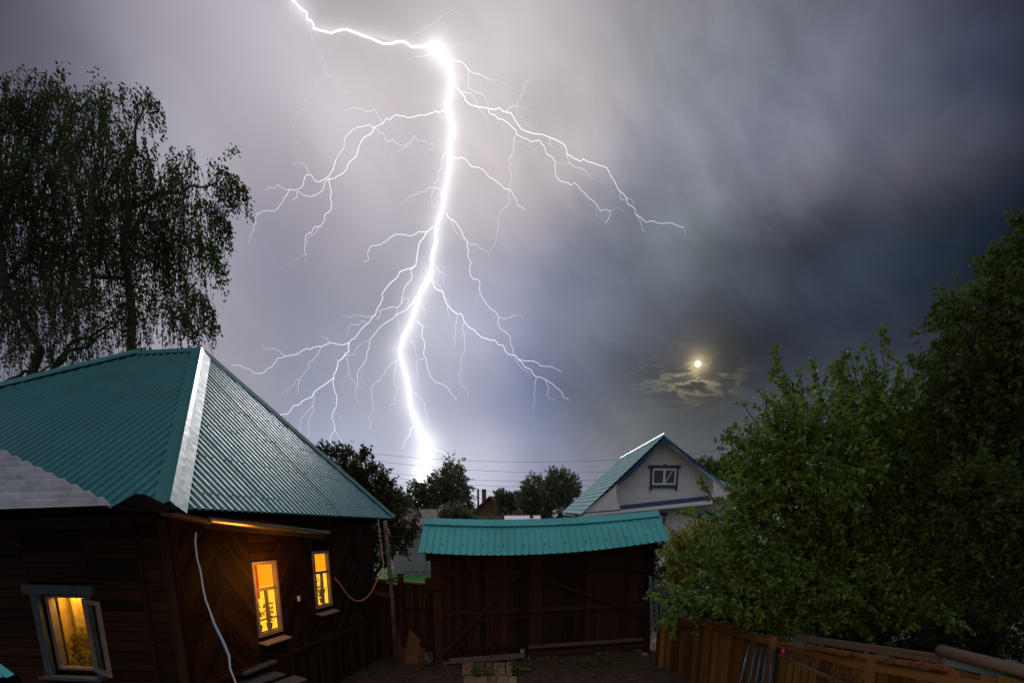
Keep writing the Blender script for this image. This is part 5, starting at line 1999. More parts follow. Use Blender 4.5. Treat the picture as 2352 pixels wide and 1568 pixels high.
# ================================================================== trees
def spray(rg, blobs, nshoot, per, shoot_len, up=0.5, surface=0.55):
    """short leafy shoots spread through the crown's volume -> leaf positions, directions and shoot lines"""
    tot = sum(r[0] * r[1] * r[2] for _, r in blobs)
    P, Dv, lines = [], [], []
    for c, r in blobs:
        n = max(4, int(nshoot * (r[0] * r[1] * r[2]) ** 0.72 / sum((q[0] * q[1] * q[2]) ** 0.72 for _, q in blobs)))
        d = rg.normal(size=(n, 3))
        d /= np.linalg.norm(d, axis=1, keepdims=True)
        rad = rg.uniform(0, 1, (n, 1)) ** (1 / 3.0) * (1 - surface) + surface * rg.uniform(0.55, 1.02, (n, 1))
        p = np.array(c) + d * np.array(r) * rad
        g = d * 0.8 + np.array([0, 0, up]) + rg.normal(0, 0.35, (n, 3))
        g /= np.linalg.norm(g, axis=1, keepdims=True)
        L = shoot_len * rg.uniform(0.5, 1.4, (n, 1))
        lines.append((p, p + g * L))
        t = rg.uniform(0, 1, (n, per, 1))
        q = p[:, None, :] + g[:, None, :] * L[:, None, :] * t
        ld = rg.normal(size=(n, per, 3)) * 0.9 + g[:, None, :] * 0.7
        P.append((q + rg.normal(0, 0.012, q.shape)).reshape(-1, 3))
        Dv.append(ld.reshape(-1, 3))
    return np.concatenate(P), np.concatenate(Dv), lines


def blob(x, y, r, Y, sy=1.0, sz=1.0):
    c = U(x, y, Y)
    d = (c - CAM).dot(FWD)
    q = r * d / FPX
    return (tuple(c), (q, q * sy, q * sz))


def limb(mb, p, q, r0, r1, rg, sag=0.0, n=7):
    pts = []
    L = (q - p).length
    for i in range(n + 1):
        t = i / n
        w_ = math.sin(PI * t) * 0.07 * L
        pts.append(p.lerp(q, t) + V((rg.normal(0, w_ * 0.4), rg.normal(0, w_ * 0.4), rg.normal(0, w_ * 0.3) + w_ * sag)))
    mb.tube(pts, [r0 + (r1 - r0) * i / n for i in range(n + 1)], 7)
    return pts


def leafy_tree(name, label, cat, base, fork, blobs, nshoot, per, shoot_len, leaf_len, leaf_w, mat, seed, trunk_r, bark='bark', up=0.5, group=None, extra=None, twig_share=0.25):
    rg = np.random.default_rng(seed)
    t = thing(name, label, cat, base, group)
    base, fork = V(base), V(fork)
    mb = MB()
    limb(mb, base - V((0, 0, 0.1)), fork, trunk_r, trunk_r * 0.75, rg)
    mb.build('trunk', bark, t, smooth=True)
    mb = MB()
    for c, r in blobs:
        pts = limb(mb, fork, V(c), trunk_r * 0.5, trunk_r * 0.10, rg, 0.4)
        for q in range(4):
            d = V(rg.normal(size=3)).normalized()
            limb(mb, V(c), V(c) + V((d.x * r[0], d.y * r[1], d.z * r[2])) * 0.9, trunk_r * 0.12, 0.006, rg, 0.2, 5)
    P, Dv, lines = spray(rg, blobs, nshoot, per, shoot_len, up)
    if extra:
        for (a, b, n) in extra:
            a, b = V(a), V(b)
            limb(mb, a, b, 0.011, 0.003, rg, 0, 6)
            tt = rg.uniform(0.05, 1.02, (n, 1))
            n = int(n * 1.7)
            tt = rg.uniform(0.02, 1.02, (n, 1))
            bow = np.array([rg.normal(0, 0.10), rg.normal(0, 0.10), 0.0])
            q = np.array(a) + (np.array(b) - np.array(a)) * tt + bow * np.sin(tt * PI) + rg.normal(0, 0.028, (n, 3)) * (1.5 - tt)
            P = np.concatenate([P, q])
            ax = np.array((b - a).normalized())
            Dv = np.concatenate([Dv, rg.normal(size=(n, 3)) * 0.8 + ax * 0.8])
    mb.build('branches', bark, t, smooth=True)['kind'] = 'stuff'
    leaves('crown', P, Dv, leaf_len, leaf_w, mat, t, rg)
    tw = MB()
    for p, q in lines:
        m_ = rg.uniform(size=len(p)) < twig_share
        for a, b in zip(p[m_], q[m_]):
            tw.tube([a, b], [0.006, 0.002], 3, cap=False)
    if tw.v:
        tw.build('twigs', bark, t)['kind'] = 'stuff'
    return t


AY = 10.2
apple = [blob(*q, AY + random.uniform(-0.5, 0.8)) for q in (
    (1808, 1005, 46), (1905, 968, 49), (2035, 968, 57), (1770, 1075, 76), (1885, 1075, 96), (2010, 1080, 104), (2120, 1050, 88), (1715, 1185, 44), (1785, 1220, 96), (1920, 1240, 104), (2060, 1240, 104),
    (1640, 1290, 40), (1705, 1340, 72), (1840, 1370, 76), (1960, 1350, 80), (1590, 1365, 28), (1800, 1440, 33), (1900, 1440, 24), (2180, 1250, 96), (2130, 1360, 72), (1552, 1400, 12))]
shoots = []
for (x0, y0, x1, y1, n) in ((1845, 960, 1783, 800, 70), (1830, 900, 1776, 850, 30), (1905, 960, 1868, 830, 60), (1890, 880, 1945, 815, 40), (1975, 900, 1950, 800, 50), (2030, 900, 2022, 755, 60), (2080, 930, 2090, 820, 40), (2010, 880, 1985, 800, 36),
                            (1740, 1040, 1680, 1000, 40), (1720, 1100, 1672, 1065, 34), (1650, 1200, 1560, 1175, 40), (1640, 1150, 1610, 1100, 30), (1590, 1370, 1490, 1368, 44), (1560, 1390, 1500, 1440, 40), (1530, 1400, 1545, 1462, 30), (1790, 1440, 1782, 1520, 46), (1880, 1430, 1874, 1490, 36), (1720, 1400, 1690, 1450, 30),
                            (1860, 960, 1835, 850, 44), (1940, 940, 1925, 830, 44), (2000, 930, 2000, 800, 44), (2055, 940, 2062, 830, 44), (1960, 960, 1985, 850, 40), (1800, 1000, 1800, 880, 44), (1780, 1010, 1745, 900, 40), (2100, 960, 2115, 850, 40), (1740, 970, 1700, 925, 30), (1700, 980, 1690, 1010, 20), (2120, 960, 2140, 850, 40)):
    shoots.append((tuple(U(x0, y0, AY)), tuple(U(x1, y1, AY + 0.1)), n))
ab = V((U(1960, 1500, 10.8).x, 10.8, 0))
leafy_tree('apple_tree', 'spreading apple tree with upright shoots standing behind the lit fence', 'tree', ab, ab + V((-0.2, 0, 2.2)), apple, 3000, 22, 0.46, 0.098, 0.55, 'apple_leaf', 5, 0.15, extra=shoots)
TY = 8.6
tall = [blob(*q, TY + random.uniform(-0.3, 0.8)) for q in ((2335, 610, 60), (2270, 700, 62), (2195, 735, 42), (2345, 740, 90), (2240, 830, 85), (2165, 830, 38), (2340, 900, 110), (2210, 940, 75), (2300, 1050, 110), (2420, 800, 130), (2420, 1050, 130), (2330, 1190, 110), (2240, 1130, 70), (2400, 560, 80), (2420, 1250, 120), (2310, 1320, 90))]
shoots = [(tuple(U(a, b, TY)), tuple(U(c, d, TY)), n) for a, b, c, d, n in ((2340, 600, 2342, 505, 60), (2280, 680, 2262, 600, 50), (2200, 740, 2188, 680, 40), (2240, 720, 2240, 650, 30), (2170, 830, 2142, 790, 36), (2180, 760, 2150, 700, 36))]
tb = V((U(2400, 1400, 9.2).x, 9.2, 0))
leafy_tree('tall_tree', 'tall dark green tree at the right frame edge, higher than the apple tree', 'tree', tb, tb + V((0, 0, 3.0)), tall, 3000, 15, 0.26, 0.085, 0.55, 'tall_leaf', 6, 0.14, extra=shoots)
bushb = [blob(*q, 12.3) for q in ((1572, 1250, 18), (1612, 1222, 16), (1556, 1295, 16), (1605, 1285, 26), (1566, 1340, 18), (1645, 1255, 30))]
shoots = [(tuple(U(a, b, 12.2)), tuple(U(c, d, 12.2)), n) for a, b, c, d, n in ((1570, 1240, 1535, 1210, 40), (1560, 1280, 1512, 1262, 40), (1550, 1300, 1530, 1270, 30), (1600, 1210, 1585, 1165, 30))]
bb = V((U(1590, 1450, 12.3).x, 12.3, 0))
leafy_tree('elder_bush', 'bush beside the right end of the gate roof, warm light painted into its yellow-green leaves', 'bush', bb, bb + V((0, 0, 0.9)), bushb, 620, 16, 0.22, 0.075, 0.5, 'warm_lit_bush_leaf', 8, 0.05, extra=shoots)
gb = [blob(*q, 15.5) for q in ((1512, 1280, 30), (1520, 1340, 32), (1505, 1400, 30), (1540, 1390, 30))]
bb = V((U(1515, 1450, 15.5).x, 15.5, 0))
leafy_tree('green_shrub', 'dark green shrub behind the gate end and the pickets', 'shrub', bb, bb + V((0, 0, 0.6)), gb, 420, 14, 0.2, 0.08, 0.5, 'tall_leaf', 9, 0.04)
# dark hedge mass in the shade behind the fence at the right
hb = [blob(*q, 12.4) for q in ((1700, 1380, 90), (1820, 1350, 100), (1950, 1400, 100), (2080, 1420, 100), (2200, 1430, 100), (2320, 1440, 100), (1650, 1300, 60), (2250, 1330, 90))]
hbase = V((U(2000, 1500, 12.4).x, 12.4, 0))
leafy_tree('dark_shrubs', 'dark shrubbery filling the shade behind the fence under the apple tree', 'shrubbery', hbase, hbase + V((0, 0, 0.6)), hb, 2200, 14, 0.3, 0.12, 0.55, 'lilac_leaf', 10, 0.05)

# lilac behind the house corner
lb_ = [blob(*q, 17.5 + random.uniform(-0.5, 0.5)) for q in ((770, 1085, 50), (735, 1060, 26), (815, 1080, 40), (850, 1110, 38), (790, 1140, 60), (850, 1160, 55), (880, 1130, 28), (830, 1210, 60), (880, 1210, 45), (850, 1260, 45), (910, 1240, 34), (930, 1200, 30), (820, 1290, 40), (760, 1180, 60))]
shoots = [(tuple(U(a, b, 17.5)), tuple(U(c, d, 17.5)), n) for a, b, c, d, n in ((735, 1060, 728, 1028, 24), (760, 1050, 762, 1028, 24), (800, 1050, 805, 1030, 20), (850, 1090, 850, 1062, 20), (880, 1120, 890, 1085, 20), (770, 1050, 780, 1030, 20), (830, 1060, 830, 1040, 20))]
bs = V((U(845, 1300, 17.5).x, 17.5, 0))
leafy_tree('lilac_tree', 'dark reddish green tree just behind the far end of the teal house roof', 'tree', bs, bs + V((0, 0, 1.4)), lb_, 1700, 15, 0.30, 0.10, 0.55, 'lilac_leaf', 12, 0.10, extra=shoots)

# far trees
def far_tree(name, label, bl, Y, mat, seed, ns=700, ll=0.22, sl=0.6, up=0.5, bx=None):
    b_ = [blob(*q, Y + random.uniform(-0.8, 0.8)) for q in bl]
    cx_ = bx if bx else sum(q[0] for q in bl) / len(bl)
    p = V((U(cx_, 1190, Y).x, Y, 0))
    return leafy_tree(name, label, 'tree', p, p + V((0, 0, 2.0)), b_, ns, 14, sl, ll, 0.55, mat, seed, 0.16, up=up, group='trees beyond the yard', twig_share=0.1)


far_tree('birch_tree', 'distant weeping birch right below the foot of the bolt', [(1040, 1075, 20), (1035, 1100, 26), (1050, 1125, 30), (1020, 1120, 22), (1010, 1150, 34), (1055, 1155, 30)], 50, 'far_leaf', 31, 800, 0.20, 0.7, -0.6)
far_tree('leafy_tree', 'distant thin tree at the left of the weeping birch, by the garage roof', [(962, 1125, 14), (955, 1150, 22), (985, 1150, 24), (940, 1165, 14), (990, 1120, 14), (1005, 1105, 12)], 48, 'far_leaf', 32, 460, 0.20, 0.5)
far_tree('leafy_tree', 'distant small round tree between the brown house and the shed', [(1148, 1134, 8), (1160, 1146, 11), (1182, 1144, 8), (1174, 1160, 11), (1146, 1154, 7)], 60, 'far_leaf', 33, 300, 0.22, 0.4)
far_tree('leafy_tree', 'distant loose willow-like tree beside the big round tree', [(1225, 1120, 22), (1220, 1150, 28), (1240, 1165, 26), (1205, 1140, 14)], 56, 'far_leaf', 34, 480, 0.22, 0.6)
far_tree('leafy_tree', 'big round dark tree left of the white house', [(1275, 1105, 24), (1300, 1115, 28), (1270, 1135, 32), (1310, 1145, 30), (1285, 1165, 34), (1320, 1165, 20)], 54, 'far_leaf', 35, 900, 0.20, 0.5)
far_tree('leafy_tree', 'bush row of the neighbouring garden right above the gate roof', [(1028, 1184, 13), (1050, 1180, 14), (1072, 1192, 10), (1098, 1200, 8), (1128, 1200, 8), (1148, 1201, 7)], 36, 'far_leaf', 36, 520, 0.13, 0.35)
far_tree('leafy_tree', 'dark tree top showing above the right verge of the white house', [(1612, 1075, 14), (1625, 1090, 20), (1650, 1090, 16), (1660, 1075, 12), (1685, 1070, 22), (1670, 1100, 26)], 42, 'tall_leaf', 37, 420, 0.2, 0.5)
far_tree('leafy_tree', 'low dark tree filling the gap beside the garage, under the power lines', [(905, 1160, 16), (890, 1150, 18), (915, 1150, 12)], 44, 'lilac_leaf', 38, 300, 0.2, 0.5)

# weeping birch behind the house
rg = np.random.default_rng(77)
BIY = 17.0
birch = thing('weeping_birch', 'large weeping birch with drooping twigs behind the teal house roof', 'tree', (U(150, 900, BIY).x, BIY, 0))
bz = []
for q in ((60, 300, 95), (150, 280, 95), (130, 205, 34), (215, 240, 36), (285, 255, 46), (330, 245, 24), (240, 340, 95), (340, 420, 80), (430, 410, 62), (500, 415, 38), (535, 425, 24), (420, 500, 75), (300, 510, 95), (140, 450, 115), (20, 450, 110), (60, 600, 105), (200, 600, 105),
          (340, 590, 90), (440, 560, 50), (420, 660, 46), (455, 650, 22), (100, 710, 85), (240, 700, 75), (350, 690, 55), (5, 240, 50), (-80, 350, 110), (-80, 560, 110), (380, 730, 40), (20, 760, 60), (90, 800, 60), (180, 780, 60), (290, 760, 50), (440, 740, 34), (460, 700, 26), (30, 690, 70)):
    bz.append(blob(*q, BIY + random.uniform(-1.2, 1.2), 1.3))
mb = MB()
t0 = V((U(262, 830, 18.4).x, 18.4, 0))
tops = []
tr1 = limb(mb, t0, U(285, 560, 18.4), 0.17, 0.10, rg)
limb(mb, U(285, 560, 18.4), U(300, 330, 18.4), 0.10, 0.03, rg)
mb.build('trunk', 'bark_birch', birch, smooth=True)
mb = MB()
t1b = V((U(-8, 900, 16).x, 16.0, 0))
limb(mb, t1b, U(-6, 520, 16), 0.13, 0.08, rg)
limb(mb, U(-6, 520, 16), U(120, 240, 16.5), 0.08, 0.015, rg)
mb.build('trunk', 'bark', birch, smooth=True)
mb = MB()
lim = [((285, 560), (430, 400)), ((285, 560), (420, 660)), ((290, 480), (500, 420)), ((120, 850), (250, 760)), ((10, 880), (130, 840)), ((130, 840), (262, 740)), ((15, 520), (60, 300)), ((15, 520), (200, 330)), ((285, 600), (200, 450)), ((290, 400), (330, 250)), ((120, 350), (210, 220)), ((20, 560), (-60, 350)), ((15, 640), (120, 540)), ((285, 640), (200, 640))]
for a, b in lim:
    limb(mb, U(*a, 18.2), U(*b, 17.6), 0.055, 0.015, rg, 0.5)
P, Dv = [], []
tw = MB()
tot = sum(r[0] ** 2 for _, r in bz)
for c, r in bz:
    ns = max(6, int(2300 * r[0] ** 2 / tot * (1.1 if c[2] > 8.2 else 0.75)))
    for q in range(ns):
        d = rg.normal(size=3)
        d /= np.linalg.norm(d)
        d[2] = abs(d[2]) * 0.9 + 0.05 if rg.uniform() < 0.75 else d[2]
        s0 = np.array(c) + d * np.array(r) * rg.uniform(0.35, 1.0)
        L = rg.uniform(0.5, 1.0) * min(1.5, 0.45 + r[0] * 1.1)
        side = rg.normal(0, 0.10, 2)
        out = d[:2] * 0.25
        nseg = 6
        pts = []
        for i in range(nseg + 1):
            t = i / nseg
            pts.append(s0 + np.array([out[0] * math.sin(t * 1.6) + side[0] * t - 0.22 * t * L, out[1] * math.sin(t * 1.6) + side[1] * t, 0.10 * math.sin(t * 3) - L * t ** 1.25]))
        tw.tube(pts, [0.006] * nseg + [0.003], 3, cap=False)
        nl = int(21 * L)
        pts = np.array(pts)
        tt = rg.uniform(0.0, nseg - 1e-3, nl)
        i0 = tt.astype(int)
        fr = (tt - i0)[:, None]
        P.append(pts[i0] * (1 - fr) + pts[i0 + 1] * fr + rg.normal(0, 0.035, (nl, 3)))
        Dv.append(np.stack([rg.normal(0, 0.7, nl), rg.normal(0, 0.7, nl), rg.normal(-0.9, 0.5, nl)], 1))
mb.build('branches', 'bark', birch, smooth=True)
# long arching sprays at the outer side of the crown
for (pts_, hang) in ((((420, 560), (470, 545), (500, 565), (507, 620)), 60), (((400, 672), (450, 668), (480, 690), (490, 745)), 60), (((330, 230), (348, 212), (356, 235)), 20), (((500, 400), (540, 405), (566, 432)), 36), (((440, 470), (500, 470), (525, 520)), 50), (((380, 700), (430, 715), (450, 770)), 40)):
    w3 = [np.array(U(x, y, 16.6)) for x, y in pts_]
    tw.tube([tuple(p) for p in w3], [0.010] * (len(w3) - 1) + [0.004], 4, cap=False)
    for q in range(hang):
        t = rg.uniform(0.15, 1.0) * (len(w3) - 1)
        i0 = min(int(t), len(w3) - 2)
        s0 = w3[i0] + (w3[i0 + 1] - w3[i0]) * (t - i0)
        L = rg.uniform(0.15, 0.75)
        nl = int(26 * L) + 2
        tt = rg.uniform(0, 1, (nl, 1))
        P.append(s0 + np.array([[rg.normal(0, 0.04), rg.normal(0, 0.2), 0]]) + tt * np.array([[-0.12 * L, 0, -L]]) + rg.normal(0, 0.03, (nl, 3)))
        Dv.append(np.stack([rg.normal(0, 0.7, nl), rg.normal(0, 0.7, nl), rg.normal(-0.9, 0.5, nl)], 1))
# upright plume tips
for (a, b, n) in (((130, 230), (150, 145), 60), ((200, 250), (222, 165), 50), ((275, 250), (285, 195), 40), ((310, 260), (345, 225), 40), ((345, 225), (356, 245), 24), ((480, 400), (530, 345), 50), ((530, 345), (545, 350), 16), ((540, 430), (568, 435), 30), ((5, 260), (8, 175), 40), ((380, 380), (400, 350), 30)):
    pa3, pb3 = np.array(U(*a, 17)), np.array(U(*b, 17))
    t = rg.uniform(0, 1, (n, 1))
    P.append(pa3 + (pb3 - pa3) * t + rg.normal(0, 0.05, (n, 3)))
    Dv.append(rg.normal(size=(n, 3)))
tw.build('twigs', 'bark', birch)['kind'] = 'stuff'
leaves('crown', np.concatenate(P), np.concatenate(Dv), 0.070, 0.72, 'birch_leaf', birch, rg)

# ================================================================== moon
MD = 3000.0
mp = U(MOON[0], MOON[1], MD)
mb = MB()
vs, fs = [], []
mr = 5.4 * MD / FPX
for j in range(13):
    for i in range(24):
        th, ph = PI * j / 12, 2 * PI * i / 24
        vs.append((mp.x + mr * math.sin(th) * math.cos(ph), mp.y + mr * math.sin(th) * math.sin(ph), mp.z + mr * math.cos(th)))
for j in range(12):
    for i in range(24):
        fs.append((j * 24 + i, j * 24 + (i + 1) % 24, (j + 1) * 24 + (i + 1) % 24, (j + 1) * 24 + i))
mb.add(vs, fs)
tag(mb.build('moon', 'moon_light', smooth=True), 'small bright yellowish moon breaking through the dark clouds', 'moon')

# ================================================================== lightning
LD = 1500.0
rb = random.Random(4)


def jag(pts, levels=2, amp=0.13):
    for _ in range(levels):
        out = [pts[0]]
        for (x0, y0), (x1, y1) in zip(pts[:-1], pts[1:]):
            L = math.hypot(x1 - x0, y1 - y0)
            if L > 7:
                o_ = rb.gauss(0, amp) * L * 0.5
                out.append(((x0 + x1) / 2 - (y1 - y0) / L * o_, (y0 + y1) / 2 + (x1 - x0) / L * o_))
            out.append((x1, y1))
        pts = out
    return pts


bolt = thing('lightning_bolt', 'huge branching white lightning bolt striking down behind the trees', 'lightning', tuple(V((U(*MAIN_CH[-1], LD).x, LD, 0))))
DSC = LD / FPX


def bolt_tube(pts, w0, w1, name, mat, n=6):
    k2 = len(pts)
    mb = MB()
    P3 = []
    dep = 0.0
    for (x, y) in pts:
        dep += rb.uniform(-6, 6)
        P3.append(U(x, y, LD + dep * 0.4))
    mb.tube(P3, [(w0 + (w1 - w0) * i / max(1, k2 - 1)) * 0.5 * DSC for i in range(k2)], n)
    return mb.build(name, mat, bolt)


tp = jag(TOP_CH, 1, 0.10)
bolt_tube(tp, 1.7, 3.2, 'upper_channel', 'bolt_upper', 8)
mm = jag(MAIN_CH, 1, 0.04)
wd = []
for i in range(len(mm)):
    t = i / (len(mm) - 1)
    wd.append(11 if i < 5 else (4.6 if t < 0.55 else (6.5 if t < 0.8 else (11 if t < 0.9 else 17))) * rb.uniform(0.85, 1.15))
mb = MB()
mb.tube([U(x, y, LD) for x, y in mm], [w * 0.5 * DSC for w in wd], 10)
mb.build('main_channel', 'bolt_core', bolt)

BR = []


def B(t, w, pts, m=None):
    BR.append((tr(t, pts), w, m))


B(TA, 0, [(620, 15), (610, 70), (603, 120)])
B(TA, 0, [(795, 320), (805, 400), (860, 470), (880, 520), (910, 540), (925, 580), (910, 610), (920, 650), (905, 700), (865, 755), (820, 790), (800, 850), (760, 900), (735, 985), (670, 1040), (645, 1110), (640, 1250), (660, 1330), (650, 1430)])
B(TA, 0, [(920, 650), (960, 690), (1040, 750), (1085, 830), (1140, 870)])
B(TA, 0, [(1640, 380), (1720, 310), (1830, 265), (1910, 220), (2040, 120), (2080, 90), (2140, 125), (2165, 110), (2185, 40)])
B(TA, 0, [(2000, 410), (2180, 405), (2270, 430), (2334, 430)])
B(TA, 1, [(1890, 490), (1790, 515), (1730, 515)])
B(TA, 2, [(2030, 990), (1960, 1025), (1930, 1010), (1880, 1035), (1780, 1050), (1670, 1075), (1620, 1060), (1570, 1045), (1510, 1095), (1480, 1080), (1440, 1130), (1370, 1160), (1340, 1160), (1330, 1135), (1220, 1160), (1135, 1225), (1095, 1300), (1095, 1340), (1060, 1390), (1020, 1460), (1018, 1459 + 0)])
B(TA, 2, [(1020, 1460), (1005, 1500), (1000, 1540), (960, 1604), (900, 1644), (870, 1659), (825, 1644), (795, 1594), (765, 1589), (730, 1639), (715, 1699), (680, 1724), (600, 1729), (545, 1809), (510, 1869), (460, 1924), (400, 1919), (310, 1949)])
B(TB, 1, [(765, 130), (755, 75), (720, 35), (680, 18), (630, 35)])
B(TB, 1, [(600, 270), (540, 260), (495, 225), (465, 260), (400, 258), (360, 280)])
B(TB, 0, [(310, 490), (260, 430), (190, 385)])
B(TB, 1, [(310, 490), (290, 570), (270, 640), (240, 690), (220, 760)])
B(TA, 2, [(1370, 1160), (1340, 1220), (1240, 1310), (1215, 1390), (1190, 1440), (1145, 1475), (1120, 1539), (1080, 1584), (1030, 1609), (960, 1629), (920, 1664), (910, 1704), (870, 1759), (790, 1794), (730, 1784), (675, 1744), (660, 1759), (665, 1799), (625, 1819)])
B(TB, 2, [(960, 170), (960, 220), (980, 300), (970, 350), (975, 450), (925, 490), (920, 550), (885, 605), (830, 610), (800, 660), (745, 690), (740, 770), (735, 830), (750, 870)])
B(TB, 1, [(865, 610), (830, 670), (780, 690), (755, 770)])
B(TB, 0, [(735, 850), (690, 890), (640, 910), (600, 940), (560, 950), (530, 1000)])
B(TB, 0, [(735, 880), (750, 930), (800, 950)])
B(TA, 1, [(1370, 1160), (1400, 1185), (1420, 1220), (1455, 1210), (1470, 1270), (1495, 1295), (1530, 1270), (1640, 1335), (1700, 1300), (1725, 1250), (1750, 1235), (1755, 1280), (1800, 1280), (1870, 1320), (1910, 1300), (1890, 1370), (1850, 1350)])
B(TA, 0, [(1850, 1350), (1830, 1400), (1880, 1440), (1915, 1475)])
B(TA, 0, [(1700, 1315), (1640, 1350), (1580, 1385), (1560, 1420), (1510, 1460), (1520, 1530), (1555, 1545)])
B(TA, 1, [(1440, 1130), (1440, 1100), (1400, 1060), (1385, 1015), (1330, 1015), (1240, 990), (1160, 985), (1130, 1010), (1110, 1000)])
B(TB, 1, [(1975, 265), (1920, 255), (1860, 255), (1830, 290), (1770, 290), (1750, 315), (1690, 330), (1670, 350), (1645, 390)])
B(TB, 1, [(2010, -60), (1985, 60), (1950, 110), (1950, 180), (1915, 215), (1915, 260), (1890, 320), (1890, 380), (1930, 440)])
B(TB, 2, [(1910, 605), (1850, 655), (1770, 655), (1710, 690), (1650, 680), (1570, 675), (1480, 740), (1430, 770), (1340, 785), (1310, 840), (1320, 900), (1310, 915), (1270, 935)])
B(TB, 3, [(1850, 650), (1780, 755), (1760, 880), (1750, 960), (1710, 985), (1600, 1020), (1550, 1095), (1500, 1140), (1440, 1220), (1430, 1300), (1400, 1350), (1385, 1400), (1330, 1470), (1280, 1510), (1235, 1564), (1190, 1624), (1140, 1664)])
B(TC, 3, [(1140, 570), (1130, 610), (1140, 650), (1095, 690), (1040, 740), (1020, 830), (1000, 890), (890, 970), (820, 1025), (760, 1080), (690, 1130), (630, 1145), (580, 1220), (480, 1240), (440, 1268)])
B(TC, 2, [(1140, 570), (1020, 580), (970, 570), (890, 605), (850, 605), (790, 630), (760, 620), (700, 650), (650, 680), (570, 690), (490, 710), (440, 780), (390, 810), (330, 850), (275, 845), (190, 800), (130, 775), (65, 780)])
B(TC, 1, [(570, 690), (510, 650), (465, 620), (410, 620), (400, 640), (365, 620), (345, 575)])
B(TC, 1, [(970, 570), (940, 535), (875, 505)])
B(TC, 1, [(890, 605), (860, 670), (810, 730), (780, 740), (765, 800), (735, 840), (690, 900), (655, 920), (640, 955), (570, 1000), (520, 1040)])
B(TC, 1, [(690, 900), (675, 950), (670, 1035)])
B(TC, 0, [(275, 845), (240, 890), (200, 965)])
B(TC, 2, [(1000, 890), (1000, 980), (1030, 1060), (1025, 1140), (1000, 1190), (985, 1260), (1010, 1360), (975, 1410), (970, 1500)])
B(TC, 1, [(1010, 1360), (1060, 1440), (1075, 1470), (1120, 1520)])
B(TC, 0, [(1000, 1190), (1050, 1230), (1075, 1300), (1080, 1350), (1130, 1390)])
B(TC, 1, [(820, 1025), (810, 1140), (760, 1200), (700, 1270), (685, 1360), (700, 1400), (685, 1445)])
B(TC, 1, [(810, 1140), (790, 1230), (770, 1290), (780, 1400), (755, 1430)])
B(TC, 0, [(580, 1220), (580, 1290), (565, 1370)])
B(TC, 1, [(1110, 690), (1130, 760), (1145, 860), (1170, 910), (1210, 965), (1190, 1030), (1220, 1110)])
B(TC, 0, [(1140, 850), (1085, 930), (1075, 980), (1100, 1040), (1150, 1075)])
B(TC, 1, [(1095, 690), (1190, 680), (1220, 610), (1270, 570), (1330, 545)])
B(TC, 0, [(1090, 690), (1030, 725), (960, 740)])
B(TC, 1, [(1385, 320), (1290, 335), (1240, 320), (1160, 335), (1085, 315)])
B(TC, 1, [(1300, 385), (1265, 370), (1230, 410), (1150, 405), (1135, 450), (1115, 470), (1130, 510)])
B(TB, 2, [(1740, 970), (1705, 1000), (1715, 1050), (1690, 1110), (1650, 1160), (1630, 1230), (1620, 1300), (1580, 1345), (1480, 1355), (1410, 1375), (1430, 1400), (1385, 1450)])
B(TC, 1, [(1620, 210), (1650, 160), (1690, 170), (1670, 220), (1720, 220)])
B(TC, 1, [(1580, 250), (1580, 350), (1600, 480)])
B(TC, 2, [(1740, 150), (1710, 220), (1670, 265), (1600, 300), (1540, 350), (1480, 385), (1420, 430), (1360, 510), (1330, 550), (1320, 620), (1300, 680), (1295, 720), (1240, 800), (1215, 860), (1215, 970)])
B(TC, 0, [(1290, 740), (1260, 820), (1240, 900), (1235, 970), (1270, 1010)])
B(TC, 1, [(1580, 725), (1500, 790), (1460, 850), (1425, 910), (1370, 940), (1345, 1000), (1350, 1100), (1365, 1160), (1350, 1210), (1320, 1250), (1325, 1360)])
B(TC, 1, [(1570, 740), (1565, 800), (1550, 880), (1560, 960), (1570, 1040), (1555, 1120), (1515, 1130), (1510, 1160), (1545, 1210)])
B(TC, 2, [(1745, 1335), (1700, 1360), (1695, 1410), (1640, 1480), (1615, 1540)])
B(TD, 2, [(120, 120), (140, 140), (215, 160), (260, 210), (310, 245), (360, 260), (410, 285)])
B(TD, 0, [(410, 285), (490, 290), (545, 345), (575, 390), (570, 440)])
B(TD, 1, [(262, 215), (265, 280), (258, 345), (330, 385), (380, 410), (408, 470), (405, 495)])
B(TD, 3, [(140, 290), (160, 320), (200, 370), (235, 410), (240, 435), (330, 485), (405, 495), (450, 505), (490, 490), (520, 520), (570, 530), (600, 580), (635, 630), (650, 650), (740, 680), (800, 685), (860, 710), (920, 735), (965, 765), (980, 830)])
B(TD, 2, [(980, 830), (1030, 860), (1080, 880), (1095, 862), (1160, 890), (1210, 910), (1270, 930), (1300, 990), (1350, 1085), (1415, 1150), (1420, 1190), (1450, 1205), (1475, 1260), (1530, 1300), (1555, 1325), (1610, 1315), (1690, 1330), (1730, 1325), (1800, 1355), (1830, 1360)])
B(TD, 0, [(1830, 1360), (1840, 1400), (1830, 1450)])
B(TD, 1, [(200, 370), (240, 380), (285, 385), (320, 440), (335, 485), (380, 540), (400, 600)])
B(TD, 2, [(410, 500), (420, 535), (480, 575), (510, 575), (570, 620), (610, 655), (610, 680), (660, 710), (720, 740), (780, 730), (820, 780), (835, 830), (895, 885), (890, 920), (900, 985), (920, 1015), (960, 1030), (1010, 1055), (1035, 1035), (1080, 1090), (1130, 1140), (1170, 1170), (1210, 1220), (1220, 1245), (1255, 1230), (1295, 1240), (1290, 1275), (1255, 1330)])
B(TD, 0, [(1295, 1240), (1340, 1218), (1385, 1235), (1410, 1285)])
B(TD, 0, [(1200, 1210), (1185, 1270), (1240, 1290)])
